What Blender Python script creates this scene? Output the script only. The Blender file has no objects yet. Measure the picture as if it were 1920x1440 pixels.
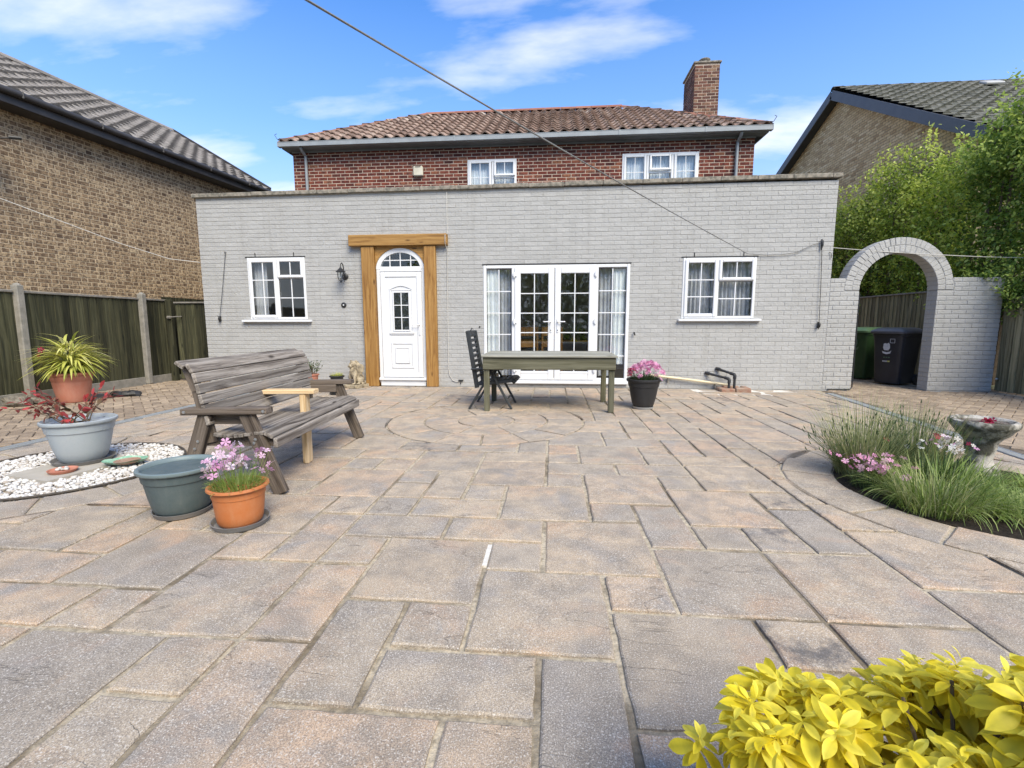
import bpy, math, random
import numpy as np
from mathutils import Vector, Matrix
from math import sin, cos, pi, radians, sqrt, atan2

random.seed(7)
np.random.seed(7)
scene = bpy.context.scene
col = scene.collection

# ---------------------------------------------------------------- camera
CAM = Vector((0.60, -8.3453, 1.1291))
PITCH, YAW, ROLL = -0.12754, -0.08514, -0.00146
fwd = Vector((sin(YAW) * cos(PITCH), cos(YAW) * cos(PITCH), sin(PITCH)))
rgt = Vector((cos(YAW), -sin(YAW), 0))
upv = rgt.cross(fwd)
r2 = rgt * cos(ROLL) + upv * sin(ROLL)
u2 = upv * cos(ROLL) - rgt * sin(ROLL)
cam_data = bpy.data.cameras.new('camera')
cam = bpy.data.objects.new('camera', cam_data)
col.objects.link(cam)
m = Matrix.Identity(4)
for r in range(3):
    m[r][0], m[r][1], m[r][2], m[r][3] = r2[r], u2[r], -fwd[r], CAM[r]
cam.matrix_world = m
cam_data.sensor_fit = 'HORIZONTAL'
cam_data.sensor_width = 36
cam_data.lens = 876.68 / 1920 * 36
cam_data.clip_start = 0.05
cam_data.clip_end = 2000
scene.camera = cam

# ---------------------------------------------------------------- sky and sun
SUN_EL, SUN_AZ = radians(46), radians(150)      # azimuth clockwise from +Y: behind the camera, to its right
world = bpy.data.worlds.new('World')
scene.world = world
world.use_nodes = True
wn, wl = world.node_tree.nodes, world.node_tree.links
wn.clear()
def wnode(t, **kw):
    n = wn.new(t)
    for k, v in kw.items():
        setattr(n, k, v)
    return n
sky = wnode('ShaderNodeTexSky', sky_type='NISHITA', sun_disc=False, sun_elevation=SUN_EL, sun_rotation=SUN_AZ,
            air_density=1.0, dust_density=0.5, ozone_density=3.0)
tc = wnode('ShaderNodeTexCoord')
sep = wnode('ShaderNodeSeparateXYZ')
wl.new(tc.outputs['Generated'], sep.inputs[0])
zz = wnode('ShaderNodeMath', operation='MAXIMUM'); zz.inputs[1].default_value = 0.0
wl.new(sep.outputs[2], zz.inputs[0])
za = wnode('ShaderNodeMath', operation='ADD'); za.inputs[1].default_value = 0.22
wl.new(zz.outputs[0], za.inputs[0])
dx = wnode('ShaderNodeMath', operation='DIVIDE'); wl.new(sep.outputs[0], dx.inputs[0]); wl.new(za.outputs[0], dx.inputs[1])
dy = wnode('ShaderNodeMath', operation='DIVIDE'); wl.new(sep.outputs[1], dy.inputs[0]); wl.new(za.outputs[0], dy.inputs[1])
cmb = wnode('ShaderNodeCombineXYZ'); wl.new(dx.outputs[0], cmb.inputs[0]); wl.new(dy.outputs[0], cmb.inputs[1])
mp = wnode('ShaderNodeMapping'); wl.new(cmb.outputs[0], mp.inputs[0])
mp.inputs['Location'].default_value = (8.8, 4.4, 2.2)
mp.inputs['Scale'].default_value = (0.62, 1.45, 1)
n1 = wnode('ShaderNodeTexNoise', noise_dimensions='3D'); wl.new(mp.outputs[0], n1.inputs['Vector'])
n1.inputs['Scale'].default_value = 1.9; n1.inputs['Detail'].default_value = 9; n1.inputs['Roughness'].default_value = 0.52
n1.inputs['Distortion'].default_value = 0.1
ramp = wnode('ShaderNodeValToRGB'); wl.new(n1.outputs['Fac'], ramp.inputs[0])
ramp.color_ramp.elements[0].position = 0.49; ramp.color_ramp.elements[0].color = (0, 0, 0, 1)
ramp.color_ramp.elements[1].position = 0.71; ramp.color_ramp.elements[1].color = (1, 1, 1, 1)
hz = wnode('ShaderNodeMix', data_type='RGBA', blend_type='MIX')       # bright thin haze that thickens towards the horizon
hzr = wnode('ShaderNodeMapRange'); wl.new(zz.outputs[0], hzr.inputs[0])
hzr.inputs['From Min'].default_value = 0.0; hzr.inputs['From Max'].default_value = 0.56
hzr.inputs['To Min'].default_value = 0.80; hzr.inputs['To Max'].default_value = 0.0
wl.new(hzr.outputs[0], hz.inputs[0])
SKY_HAZE = (4.6, 6.3, 8.6, 1)
hz.inputs[7].default_value = SKY_HAZE
gain = wnode('ShaderNodeMix', data_type='RGBA', blend_type='MULTIPLY'); gain.inputs[0].default_value = 1.0
wl.new(sky.outputs[0], gain.inputs[6]); gain.inputs[7].default_value = (0.85, 1.58, 2.35, 1)
wl.new(gain.outputs[2], hz.inputs[6])
cm = wnode('ShaderNodeMix', data_type='RGBA', blend_type='MIX')
hw = wnode('ShaderNodeMix', data_type='RGBA', blend_type='MIX')       # pale air close to the horizon
hwr = wnode('ShaderNodeMapRange', interpolation_type='SMOOTHSTEP'); wl.new(zz.outputs[0], hwr.inputs[0])
hwr.inputs['From Min'].default_value = 0.0; hwr.inputs['From Max'].default_value = 0.36
hwr.inputs['To Min'].default_value = 0.9; hwr.inputs['To Max'].default_value = 0.0
wl.new(hwr.outputs[0], hw.inputs[0]); wl.new(hz.outputs[2], hw.inputs[6]); hw.inputs[7].default_value = (6.6, 7.4, 8.3, 1)
wl.new(ramp.outputs[0], cm.inputs[0]); wl.new(hw.outputs[2], cm.inputs[6])
cm.inputs[7].default_value = (9.4, 9.5, 9.7, 1)
bg = wnode('ShaderNodeBackground'); bg.inputs['Strength'].default_value = 0.0500
wl.new(cm.outputs[2], bg.inputs[0])
wo = wnode('ShaderNodeOutputWorld'); wl.new(bg.outputs[0], wo.inputs[0])

sun_data = bpy.data.lights.new('sun', 'SUN')
sun_data.energy = 2.1
sun_data.angle = radians(35)
sun_data.color = (1.0, 0.90, 0.70)
sun = bpy.data.objects.new('sun', sun_data)
col.objects.link(sun)
sd = Vector((sin(SUN_AZ) * cos(SUN_EL), cos(SUN_AZ) * cos(SUN_EL), sin(SUN_EL)))
sun.rotation_euler = sd.to_track_quat('Z', 'Y').to_euler()
sun.location = (0, 0, 30)

vs = scene.view_settings
vs.view_transform = 'Standard'
vs.look = 'None'
vs.gamma = 1.0
vs.exposure = 1.40
vs.use_curve_mapping = False

# ---------------------------------------------------------------- mesh helpers
def V(*a):
    return Vector(a)

class MB:
    """collects vertices, faces and a per-vertex tint; build() links them as one mesh object"""
    def __init__(s):
        s.v, s.f, s.t, s.mi = [], [], [], []
        s.cur = (0.5, 0.5, 0.5)
        s.m = 0
        s.x = None
    def add(s, vs_, fs_):
        b = len(s.v)
        if s.x is not None:
            vs_ = [s.x @ Vector(q) for q in vs_]
        s.v.extend([tuple(q) for q in vs_])
        s.f.extend([tuple(i + b for i in q) for q in fs_])
        s.t.extend([s.cur] * len(vs_))
        s.mi.extend([s.m] * len(fs_))
        return s
    def box(s, x0, x1, y0, y1, z0, z1):
        return s.add([(x0, y0, z0), (x1, y0, z0), (x1, y1, z0), (x0, y1, z0), (x0, y0, z1), (x1, y0, z1), (x1, y1, z1), (x0, y1, z1)],
                     [(0, 3, 2, 1), (4, 5, 6, 7), (0, 1, 5, 4), (1, 2, 6, 5), (2, 3, 7, 6), (3, 0, 4, 7)])
    def cbox(s, x0, x1, y0, y1, z0, z1, c=0.004):
        """box with chamfered edges"""
        c = min(c, (x1 - x0) * .45, (y1 - y0) * .45, (z1 - z0) * .45)
        X, Y, Z = (x0, x1), (y0, y1), (z0, z1)
        vs_, idx = [], {}
        for i in (0, 1):
            for j in (0, 1):
                for k in (0, 1):
                    si, sj, sk = (1 if i == 0 else -1), (1 if j == 0 else -1), (1 if k == 0 else -1)
                    p = (X[i], Y[j], Z[k])
                    idx[i, j, k, 0] = len(vs_); vs_.append((p[0], p[1] + sj * c, p[2] + sk * c))
                    idx[i, j, k, 1] = len(vs_); vs_.append((p[0] + si * c, p[1], p[2] + sk * c))
                    idx[i, j, k, 2] = len(vs_); vs_.append((p[0] + si * c, p[1] + sj * c, p[2]))
        fs_ = []
        g = lambda *a: idx[a]
        fs_ += [(g(0, 0, 0, 0), g(0, 0, 1, 0), g(0, 1, 1, 0), g(0, 1, 0, 0)), (g(1, 0, 0, 0), g(1, 1, 0, 0), g(1, 1, 1, 0), g(1, 0, 1, 0)),
                (g(0, 0, 0, 1), g(1, 0, 0, 1), g(1, 0, 1, 1), g(0, 0, 1, 1)), (g(0, 1, 0, 1), g(0, 1, 1, 1), g(1, 1, 1, 1), g(1, 1, 0, 1)),
                (g(0, 0, 0, 2), g(0, 1, 0, 2), g(1, 1, 0, 2), g(1, 0, 0, 2)), (g(0, 0, 1, 2), g(1, 0, 1, 2), g(1, 1, 1, 2), g(0, 1, 1, 2))]
        for k in (0, 1):
            for j in (0, 1):
                q = (g(0, j, k, 1), g(1, j, k, 1), g(1, j, k, 2), g(0, j, k, 2)); fs_.append(q if (j + k) % 2 else q[::-1])
        for k in (0, 1):
            for i in (0, 1):
                q = (g(i, 0, k, 0), g(i, 1, k, 0), g(i, 1, k, 2), g(i, 0, k, 2)); fs_.append(q if (i + k + 1) % 2 else q[::-1])
        for j in (0, 1):
            for i in (0, 1):
                q = (g(i, j, 0, 0), g(i, j, 1, 0), g(i, j, 1, 1), g(i, j, 0, 1)); fs_.append(q if (i + j) % 2 else q[::-1])
        for i in (0, 1):
            for j in (0, 1):
                for k in (0, 1):
                    q = (g(i, j, k, 0), g(i, j, k, 1), g(i, j, k, 2)); fs_.append(q if (i + j + k) % 2 == 0 else q[::-1])
        return s.add(vs_, fs_)
    def bar(s, a, b, w, h, upd=(0, 0, 1), c=0.004, ext=0):
        """chamfered bar from a to b, w wide sideways and h tall along upd"""
        a, b = Vector(a), Vector(b)
        d = (b - a); L = d.length; d.normalize()
        side = Vector(upd).cross(d)
        if side.length < 1e-4:
            side = Vector((1, 0, 0)).cross(d)
        side.normalize(); u = d.cross(side)
        M = Matrix(((d.x, side.x, u.x, a.x), (d.y, side.y, u.y, a.y), (d.z, side.z, u.z, a.z), (0, 0, 0, 1)))
        old = s.x
        s.x = (old @ M) if old is not None else M
        s.cbox(-ext, L + ext, -w / 2, w / 2, -h / 2, h / 2, c)
        s.x = old
        return s
    def tube(s, pts, r, n=8, cap=True, closed=False):
        pts = [Vector(q) for q in pts]
        rs = r if isinstance(r, (list, tuple)) else [r] * len(pts)
        vs_, fs_ = [], []
        up = Vector((0, 0, 1)); prev = None
        for i, q in enumerate(pts):
            if closed:
                d = pts[(i + 1) % len(pts)] - pts[i - 1]
            else:
                d = pts[min(i + 1, len(pts) - 1)] - pts[max(i - 1, 0)]
            d.normalize()
            if prev is None:
                ref = up if abs(d.dot(up)) < .95 else Vector((1, 0, 0))
                a = d.cross(ref).normalized()
            else:
                a = (prev - d * prev.dot(d)).normalized()
            prev = a; b = d.cross(a)
            for k in range(n):
                t = 2 * pi * k / n
                vs_.append(q + (a * cos(t) + b * sin(t)) * rs[i])
        m_ = len(pts)
        for i in range(m_ if closed else m_ - 1):
            i2 = (i + 1) % m_
            for k in range(n):
                k2 = (k + 1) % n
                fs_.append((i * n + k, i * n + k2, i2 * n + k2, i2 * n + k))
        if cap and not closed:
            fs_.append(tuple(range(n))[::-1]); fs_.append(tuple((m_ - 1) * n + k for k in range(n)))
        return s.add(vs_, fs_)
    def lathe(s, prof, n=40, c=(0, 0, 0), sx=1, sy=1, rot=0):
        """profile [(r,z)...] spun about z at c, optionally squashed to an oval"""
        vs_, fs_ = [], []
        for (r, z) in prof:
            for k in range(n):
                t = 2 * pi * k / n
                x, y = r * cos(t) * sx, r * sin(t) * sy
                vs_.append((c[0] + x * cos(rot) - y * sin(rot), c[1] + x * sin(rot) + y * cos(rot), c[2] + z))
        for i in range(len(prof) - 1):
            for k in range(n):
                k2 = (k + 1) % n
                fs_.append((i * n + k, i * n + k2, (i + 1) * n + k2, (i + 1) * n + k))
        if prof[0][0] > 1e-6: fs_.append(tuple(range(n))[::-1])
        if prof[-1][0] > 1e-6: fs_.append(tuple((len(prof) - 1) * n + k for k in range(n)))
        return s.add(vs_, fs_)
    def prism(s, poly, z0, z1):
        """flat polygon [(x,y)] extruded in z"""
        n = len(poly)
        vs_ = [(x, y, z0) for x, y in poly] + [(x, y, z1) for x, y in poly]
        fs_ = [tuple(range(n))[::-1], tuple(range(n, 2 * n))] + [(i, (i + 1) % n, n + (i + 1) % n, n + i) for i in range(n)]
        return s.add(vs_, fs_)
    def prism_y(s, poly, y0, y1):
        """polygon [(x,z)] extruded along y"""
        n = len(poly)
        vs_ = [(x, y0, z) for x, z in poly] + [(x, y1, z) for x, z in poly]
        fs_ = [tuple(range(n)), tuple(range(n, 2 * n))[::-1]] + [(i, n + i, n + (i + 1) % n, (i + 1) % n) for i in range(n)]
        return s.add(vs_, fs_)
    def blob(s, c, r, n=8, rings=6, jit=0.0, rng=random):
        vs_, fs_ = [], []
        rx, ry, rz = r if isinstance(r, (tuple, list)) else (r, r, r)
        vs_.append((c[0], c[1], c[2] - rz))
        for i in range(1, rings):
            ph = -pi / 2 + pi * i / rings
            for k in range(n):
                t = 2 * pi * k / n; j = 1 + rng.uniform(-jit, jit)
                vs_.append((c[0] + rx * cos(ph) * cos(t) * j, c[1] + ry * cos(ph) * sin(t) * j, c[2] + rz * sin(ph) * j))
        vs_.append((c[0], c[1], c[2] + rz))
        for k in range(n):
            fs_.append((0, 1 + (k + 1) % n, 1 + k))
        for i in range(rings - 2):
            for k in range(n):
                a = 1 + i * n
                fs_.append((a + k, a + (k + 1) % n, a + n + (k + 1) % n, a + n + k))
        a = 1 + (rings - 2) * n; tpi = len(vs_) - 1
        for k in range(n):
            fs_.append((a + k, a + (k + 1) % n, tpi))
        return s.add(vs_, fs_)
    def mesh(s, name):
        me = bpy.data.meshes.new(name)
        me.from_pydata(s.v, [], s.f)
        at = me.attributes.new('tint', 'FLOAT_VECTOR', 'POINT')
        at.data.foreach_set('vector', np.array(s.t, dtype=np.float32).ravel())
        if any(s.mi):
            me.polygons.foreach_set('material_index', np.array(s.mi, dtype=np.int32))
        return me
    def build(s, name, mats, parent=None, smooth=None, loc=None, kind=None):
        me = s.mesh(name)
        o = bpy.data.objects.new(name, me)
        for mm in (mats if isinstance(mats, (list, tuple)) else [mats]):
            me.materials.append(mm)
        if smooth is not None:
            me.polygons.foreach_set('use_smooth', [True] * len(me.polygons))
            try:
                me.set_sharp_from_angle(angle=radians(smooth))
            except Exception:
                pass
        col.objects.link(o)
        if loc is not None: o.location = loc
        if parent is not None: o.parent = parent
        if kind: o['kind'] = kind
        return o

def link_mesh(name, me, parent=None, loc=(0, 0, 0), M=None):
    o = bpy.data.objects.new(name, me)
    if M is not None: o.matrix_basis = M
    else: o.location = loc
    if parent is not None: o.parent = parent
    col.objects.link(o)
    return o

def tag(o, label, cat, group=None):
    o['label'] = label; o['category'] = cat
    if group: o['group'] = group
    return o

def struct(o):
    o['kind'] = 'structure'
    return o

def thing(name, label, cat, loc=(0, 0, 0), rz=0, group=None):
    o = bpy.data.objects.new(name, None)
    o.empty_display_size = .1
    o.location = loc; o.rotation_euler = (0, 0, rz)
    col.objects.link(o)
    return tag(o, label, cat, group)

def copy_tree(o, parent=None):
    c = o.copy(); col.objects.link(c)
    c.parent = parent
    for ch in list(o.children):
        copy_tree(ch, c)
    return c

def scatter(name, tv, tf, pos, rot, scl, tint, mat, parent=None, smooth=False, stuff=True, rib=False):
    """many copies of one small template (a leaf, a petal) joined into one mesh"""
    tv = np.asarray(tv, float); N = len(pos); n = len(tv)
    pts = np.einsum('mij,nj->mni', rot, tv) * np.asarray(scl, float).reshape(N, -1)[:, None, :] + np.asarray(pos)[:, None, :]
    pts = pts.reshape(-1, 3)
    loops, starts, totals = [], [], []
    tl = [i for f in tf for i in f]; sizes = [len(f) for f in tf]
    tl = np.array(tl); k = len(tl)
    allv = (tl[None, :] + (np.arange(N) * n)[:, None]).ravel()
    st = np.concatenate([[0], np.cumsum(sizes)[:-1]])
    starts = (st[None, :] + (np.arange(N) * k)[:, None]).ravel()
    me = bpy.data.meshes.new(name)
    me.vertices.add(N * n); me.vertices.foreach_set('co', pts.ravel().astype(np.float32))
    me.loops.add(N * k); me.loops.foreach_set('vertex_index', allv.astype(np.int32))
    me.polygons.add(N * len(sizes)); me.polygons.foreach_set('loop_start', starts.astype(np.int32))
    try:
        me.polygons.foreach_set('loop_total', np.tile(sizes, N).astype(np.int32))
    except Exception:
        pass
    me.update(calc_edges=True)
    me.validate()
    at = me.attributes.new('tint', 'FLOAT_VECTOR', 'POINT')
    tt = np.repeat(np.asarray(tint, np.float32), n, axis=0)
    if rib: tt[:, 2] = np.tile((np.arange(n) % 3 == 1).astype(np.float32), N)
    at.data.foreach_set('vector', tt.ravel())
    if smooth:
        me.polygons.foreach_set('use_smooth', [True] * len(me.polygons))
    me.materials.append(mat)
    o = bpy.data.objects.new(name, me); col.objects.link(o)
    if parent is not None: o.parent = parent
    if stuff: o['kind'] = 'stuff'
    return o

def rots(dirs, ups, twist=None):
    """rotation matrices whose x axis is dirs and z axis is near ups"""
    d = np.asarray(dirs, float); d = d / np.linalg.norm(d, axis=1, keepdims=True)
    u = np.asarray(ups, float)
    y = np.cross(u, d); nrm = np.linalg.norm(y, axis=1, keepdims=True); nrm[nrm < 1e-6] = 1
    y = y / nrm; z = np.cross(d, y)
    if twist is not None:
        c, s_ = np.cos(twist)[:, None], np.sin(twist)[:, None]
        y, z = y * c + z * s_, z * c - y * s_
    return np.stack([d, y, z], axis=2)

def rand_dirs(n, rng, up=0.0):
    v = rng.normal(size=(n, 3)); v[:, 2] += up
    return v / np.linalg.norm(v, axis=1, keepdims=True)
# ---------------------------------------------------------------- procedural materials
class NT:
    def __init__(s, name):
        s.mat = bpy.data.materials.new(name); s.mat.use_nodes = True
        s.t = s.mat.node_tree; s.t.nodes.clear()
        s.out = s.n('ShaderNodeOutputMaterial')
    def n(s, t, **kw):
        nd = s.t.nodes.new(t)
        for k, v in kw.items(): setattr(nd, k, v)
        return nd
    def l(s, a, b): s.t.links.new(a, b)
    def put(s, nd, i, v):
        if hasattr(v, 'is_linked') or hasattr(v, 'links'): s.l(v, nd.inputs[i])
        else: nd.inputs[i].default_value = v
    def obj(s): return s.n('ShaderNodeTexCoord').outputs['Object']
    def pos(s): return s.n('ShaderNodeNewGeometry').outputs['Position']
    def tint(s):
        a = s.n('ShaderNodeAttribute', attribute_name='tint'); sp = s.n('ShaderNodeSeparateXYZ')
        s.l(a.outputs['Vector'], sp.inputs[0]); return sp.outputs
    def map(s, vec, scale=(1, 1, 1), loc=(0, 0, 0), rot=(0, 0, 0)):
        mnode = s.n('ShaderNodeMapping'); s.l(vec, mnode.inputs[0])
        mnode.inputs['Scale'].default_value = scale; mnode.inputs['Location'].default_value = loc; mnode.inputs['Rotation'].default_value = rot
        return mnode.outputs[0]
    def vadd(s, a, b):
        q = s.n('ShaderNodeVectorMath', operation='ADD'); s.put(q, 0, a); s.put(q, 1, b); return q.outputs[0]
    def noise(s, vec, scale, detail=4, rough=.55, dist=0.0):
        q = s.n('ShaderNodeTexNoise'); s.l(vec, q.inputs['Vector'])
        q.inputs['Scale'].default_value = scale; q.inputs['Detail'].default_value = detail
        q.inputs['Roughness'].default_value = rough; q.inputs['Distortion'].default_value = dist
        return q.outputs['Fac']
    def vor(s, vec, scale, feature='F1', out='Distance'):
        q = s.n('ShaderNodeTexVoronoi', feature=feature); s.l(vec, q.inputs['Vector']); q.inputs['Scale'].default_value = scale
        return q.outputs[out]
    def ramp(s, fac, stops):
        q = s.n('ShaderNodeValToRGB'); s.l(fac, q.inputs[0]); e = q.color_ramp.elements
        while len(e) < len(stops): e.new(.5)
        for el, (p, c) in zip(e, stops):
            el.position = p
            el.color = (c, c, c, 1) if isinstance(c, (int, float)) else (*c, 1)
        return q.outputs[0]
    def mix(s, fac, a, b, mode='MIX'):
        q = s.n('ShaderNodeMix', data_type='RGBA', blend_type=mode)
        s.put(q, 0, fac)
        for i, v in ((6, a), (7, b)):
            if isinstance(v, tuple): q.inputs[i].default_value = (*v, 1) if len(v) == 3 else v
            else: s.l(v, q.inputs[i])
        return q.outputs[2]
    def math(s, op, a, b=0.0, clamp=False):
        q = s.n('ShaderNodeMath', operation=op, use_clamp=clamp); s.put(q, 0, a); s.put(q, 1, b); return q.outputs[0]
    def bump(s, h, strength=.3, dist=.01):
        q = s.n('ShaderNodeBump'); s.l(h, q.inputs['Height']); q.inputs['Strength'].default_value = strength; q.inputs['Distance'].default_value = dist
        return q.outputs[0]
    def finish(s, color, rough=.8, normal=None, spec=.5, metal=0.0, **kw):
        b = s.n('ShaderNodeBsdfPrincipled')
        if isinstance(color, tuple): b.inputs['Base Color'].default_value = (*color, 1)
        else: s.l(color, b.inputs['Base Color'])
        s.put(b, 'Roughness', rough) if not isinstance(rough, (int, float)) else setattr(b.inputs['Roughness'], 'default_value', rough)
        b.inputs['Specular IOR Level'].default_value = spec; b.inputs['Metallic'].default_value = metal
        for k, v in kw.items():
            b.inputs[k.replace('_', ' ')].default_value = v
        if normal is not None: s.l(normal, b.inputs['Normal'])
        s.l(b.outputs[0], s.out.inputs[0])
        return s.mat

def m_slab():
    s = NT('paving_stone'); P = s.pos(); oi = s.n('ShaderNodeObjectInfo'); T = s.tint()
    off = s.n('ShaderNodeVectorMath', operation='SCALE'); off.inputs[0].default_value = (37, 53, 11); s.l(oi.outputs['Random'], off.inputs['Scale'])
    Q = s.vadd(P, off.outputs[0])
    base = s.ramp(T[0], [(0, (.375, .325, .27)), (.3, (.46, .38, .288)), (.6, (.53, .415, .292)), (1, (.56, .395, .272))])
    cool = s.mix(s.ramp(s.noise(Q, 3.0, 5, .6, .6), [(.46, 0), (.66, 1)]), base, (.335, .298, .262))
    warm = s.mix(s.ramp(s.noise(s.vadd(Q, (9, 4, 2)), 2.6, 4, .6, .5), [(.52, 0), (.72, .75)]), cool, (.56, .355, .215))
    grey = s.mix(s.ramp(s.noise(s.vadd(Q, (3, 14, 2)), 7, 6, .65), [(.38, .65), (.58, 0)]), warm, (.28, .238, .19))
    fine = s.noise(P, 260, 2, .6)
    grain = s.mix(s.ramp(fine, [(.40, 1), (.56, 0)]), grey, s.mix(.55, grey, (.10, .09, .085)))
    flecks = s.ramp(s.noise(s.vadd(P, (3, 1, 0)), 190, 2, .55), [(.56, 0), (.68, .8)])
    c = s.mix(flecks, grain, (.64, .59, .52))
    ridge = s.noise(s.map(Q, (1.0, 2.6, 1), rot=(0, 0, .35)), 1.5, 5, .58, .9)
    line = s.math('ABSOLUTE', s.math('SUBTRACT', ridge, .5))
    gate = s.ramp(s.noise(s.vadd(Q, (5, 5, 5)), 2.3, 2), [(.50, 0), (.62, 1)])
    crack = s.math('MULTIPLY', s.ramp(line, [(0, 1), (.006, 0)]), gate)
    c = s.mix(s.math('MULTIPLY', crack, .5), c, (.13, .11, .09))
    st = s.math('MULTIPLY', s.ramp(T[2], [(.90, 0), (.91, 1)]), s.ramp(s.noise(Q, 6, 8, .75), [(.47, 0), (.62, .75)]))
    c = s.mix(st, c, (.085, .085, .09))
    c = s.mix(1.0, c, s.ramp(T[1], [(0, .86), (1, 1.08)]), 'MULTIPLY')
    h = s.math('ADD', s.math('MULTIPLY', s.noise(Q, 3.2, 6, .6, .4), 1.0), s.math('MULTIPLY', fine, .07))
    h = s.math('SUBTRACT', h, s.math('MULTIPLY', crack, .22))
    return s.finish(c, .95, s.bump(h, .75, .014), .12)

def m_mortar():
    s = NT('mortar'); P = s.pos()
    c = s.mix(s.ramp(s.noise(P, 1.6, 5, .65), [(.47, 0), (.62, 1)]), (.54, .46, .34), (.20, .16, .11))
    c = s.mix(s.ramp(s.noise(P, 45, 4, .7), [(.35, .6), (.6, 0)]), c, (.11, .095, .07))
    return s.finish(c, .95, s.bump(s.noise(P, 60, 5, .7), .8, .01), .2)

def m_painted():
    s = NT('painted_brickwork'); P = s.pos(); T = s.tint()
    c = s.mix(s.ramp(T[0], [(0, 0), (1, .9)]), (.39, .382, .365), (.43, .421, .403))
    c = s.mix(s.ramp(s.noise(P, 1.2, 5, .6), [(.45, 0), (.75, .35)]), c, (.335, .326, .31))
    c = s.mix(s.ramp(s.noise(s.map(P, (7, 1, .5)), 1.0, 6, .65), [(.50, 0), (.70, .30)]), c, (.275, .262, .238))
    c = s.mix(s.ramp(s.noise(s.vadd(P, (4, 0, 8)), 5, 6, .7), [(.56, 0), (.72, .35)]), c, (.47, .465, .45))
    c = s.mix(s.ramp(s.noise(P, 90, 4, .7), [(.30, .22), (.46, 0)]), c, (.22, .22, .22))
    h = s.math('ADD', s.noise(P, 28, 6, .68), s.math('MULTIPLY', s.noise(P, 7, 3), .8))
    return s.finish(c, .78, s.bump(h, .9, .010), .3)

def m_brick(name, stops, dark, blot=(.46, .62, .75), bscale=16, mortar=False):
    s = NT(name); P = s.pos(); T = s.tint()
    c = s.ramp(T[0], stops)
    c = s.mix(s.ramp(s.noise(P, bscale, 5, .7), [(blot[0], 0), (blot[1], blot[2])]), c, dark)
    c = s.mix(s.ramp(s.noise(P, 70, 4, .7), [(.34, .4), (.5, 0)]), c, tuple(q * .45 for q in dark))
    return s.finish(c, .9, s.bump(s.noise(P, 45, 6, .7), .8, .008), .2)

def m_plain(name, c1, c2, scale=6, rough=.8, bump=.3, bdist=.005, spec=.4, detail=5, lo=.35, hi=.65, tinted=0.0, metal=0.0):
    s = NT(name); P = s.pos()
    c = s.mix(s.ramp(s.noise(P, scale, detail, .62), [(lo, 0), (hi, 1)]), c1, c2)
    if tinted:
        c = s.mix(1.0, c, s.ramp(s.tint()[0], [(0, 1 - tinted), (1, 1 + tinted)]), 'MULTIPLY')
    return s.finish(c, rough, s.bump(s.noise(P, scale * 8, 4, .65), bump, bdist) if bump else None, spec, metal)

def m_wood(name, c1, c2, c3, axis='x', sc=1.0, rough=.75, knots=True, tinted=.18, bump=.5):
    s = NT(name); O = s.obj(); T = s.tint()
    off = s.n('ShaderNodeVectorMath', operation='SCALE'); off.inputs[0].default_value = (7, 5, 9); s.l(T[1], off.inputs['Scale'])
    oi = s.n('ShaderNodeObjectInfo'); off2 = s.n('ShaderNodeVectorMath', operation='SCALE'); off2.inputs[0].default_value = (17, 23, 31); s.l(oi.outputs['Random'], off2.inputs['Scale'])
    Q = s.vadd(s.vadd(O, off.outputs[0]), off2.outputs[0])
    k = {'x': (.9, 22, 22), 'y': (22, .9, 22), 'z': (22, 22, .9)}[axis]
    warp = s.n('ShaderNodeTexNoise'); s.l(s.map(Q, tuple((1.6 if a < 2 else 3.2) for a in k)), warp.inputs['Vector']); warp.inputs['Scale'].default_value = sc
    wv = s.n('ShaderNodeVectorMath', operation='SCALE'); s.l(warp.outputs['Color'], wv.inputs[0]); wv.inputs['Scale'].default_value = 1.2
    g = s.noise(s.vadd(s.map(Q, tuple(a * sc for a in k)), wv.outputs[0]), 1.6, 6, .62, .4)
    c = s.ramp(g, [(.30, c3), (.45, c1), (.62, c2)])
    g2 = s.noise(s.map(Q, tuple(a * sc * (4 if a > 2 else 1.5) for a in k)), 1.6, 3, .6)
    c = s.mix(s.ramp(g2, [(.34, .55), (.5, 0)]), c, c3)
    if knots:
        kn = s.vor(s.map(Q, tuple((2.2 if a < 2 else 7.0) for a in k)), .9)
        c = s.mix(s.ramp(kn, [(.05, .9), (.13, 0)]), c, tuple(q * .55 for q in c3))
    c = s.mix(1.0, c, s.ramp(T[0], [(0, 1 - tinted), (1, 1 + tinted)]), 'MULTIPLY')
    return s.finish(c, rough, s.bump(s.math('ADD', g, s.math('MULTIPLY', g2, .6)), bump, .004), .3)

def m_leaf(name, stops, rough=.5, trans=.35, back=None, spec=.4):
    s = NT(name); T = s.tint(); P = s.pos()
    c = s.ramp(T[0], stops)
    c = s.mix(s.ramp(s.noise(P, 60, 3), [(.4, 0), (.7, .25)]), c, s.mix(.5, c, (.02, .03, .01)))
    c = s.mix(s.ramp(T[2], [(.25, 0), (1, .38)]), c, s.mix(.55, c, (.12, .16, .01)))
    b = s.n('ShaderNodeBsdfPrincipled'); s.l(c, b.inputs['Base Color']); b.inputs['Roughness'].default_value = rough; b.inputs['Specular IOR Level'].default_value = spec
    t = s.n('ShaderNodeBsdfTranslucent'); s.l(c, t.inputs['Color'])
    mx = s.n('ShaderNodeMixShader'); mx.inputs[0].default_value = trans
    s.l(b.outputs[0], mx.inputs[1]); s.l(t.outputs[0], mx.inputs[2]); s.l(mx.outputs[0], s.out.inputs[0])
    return s.mat

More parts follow.
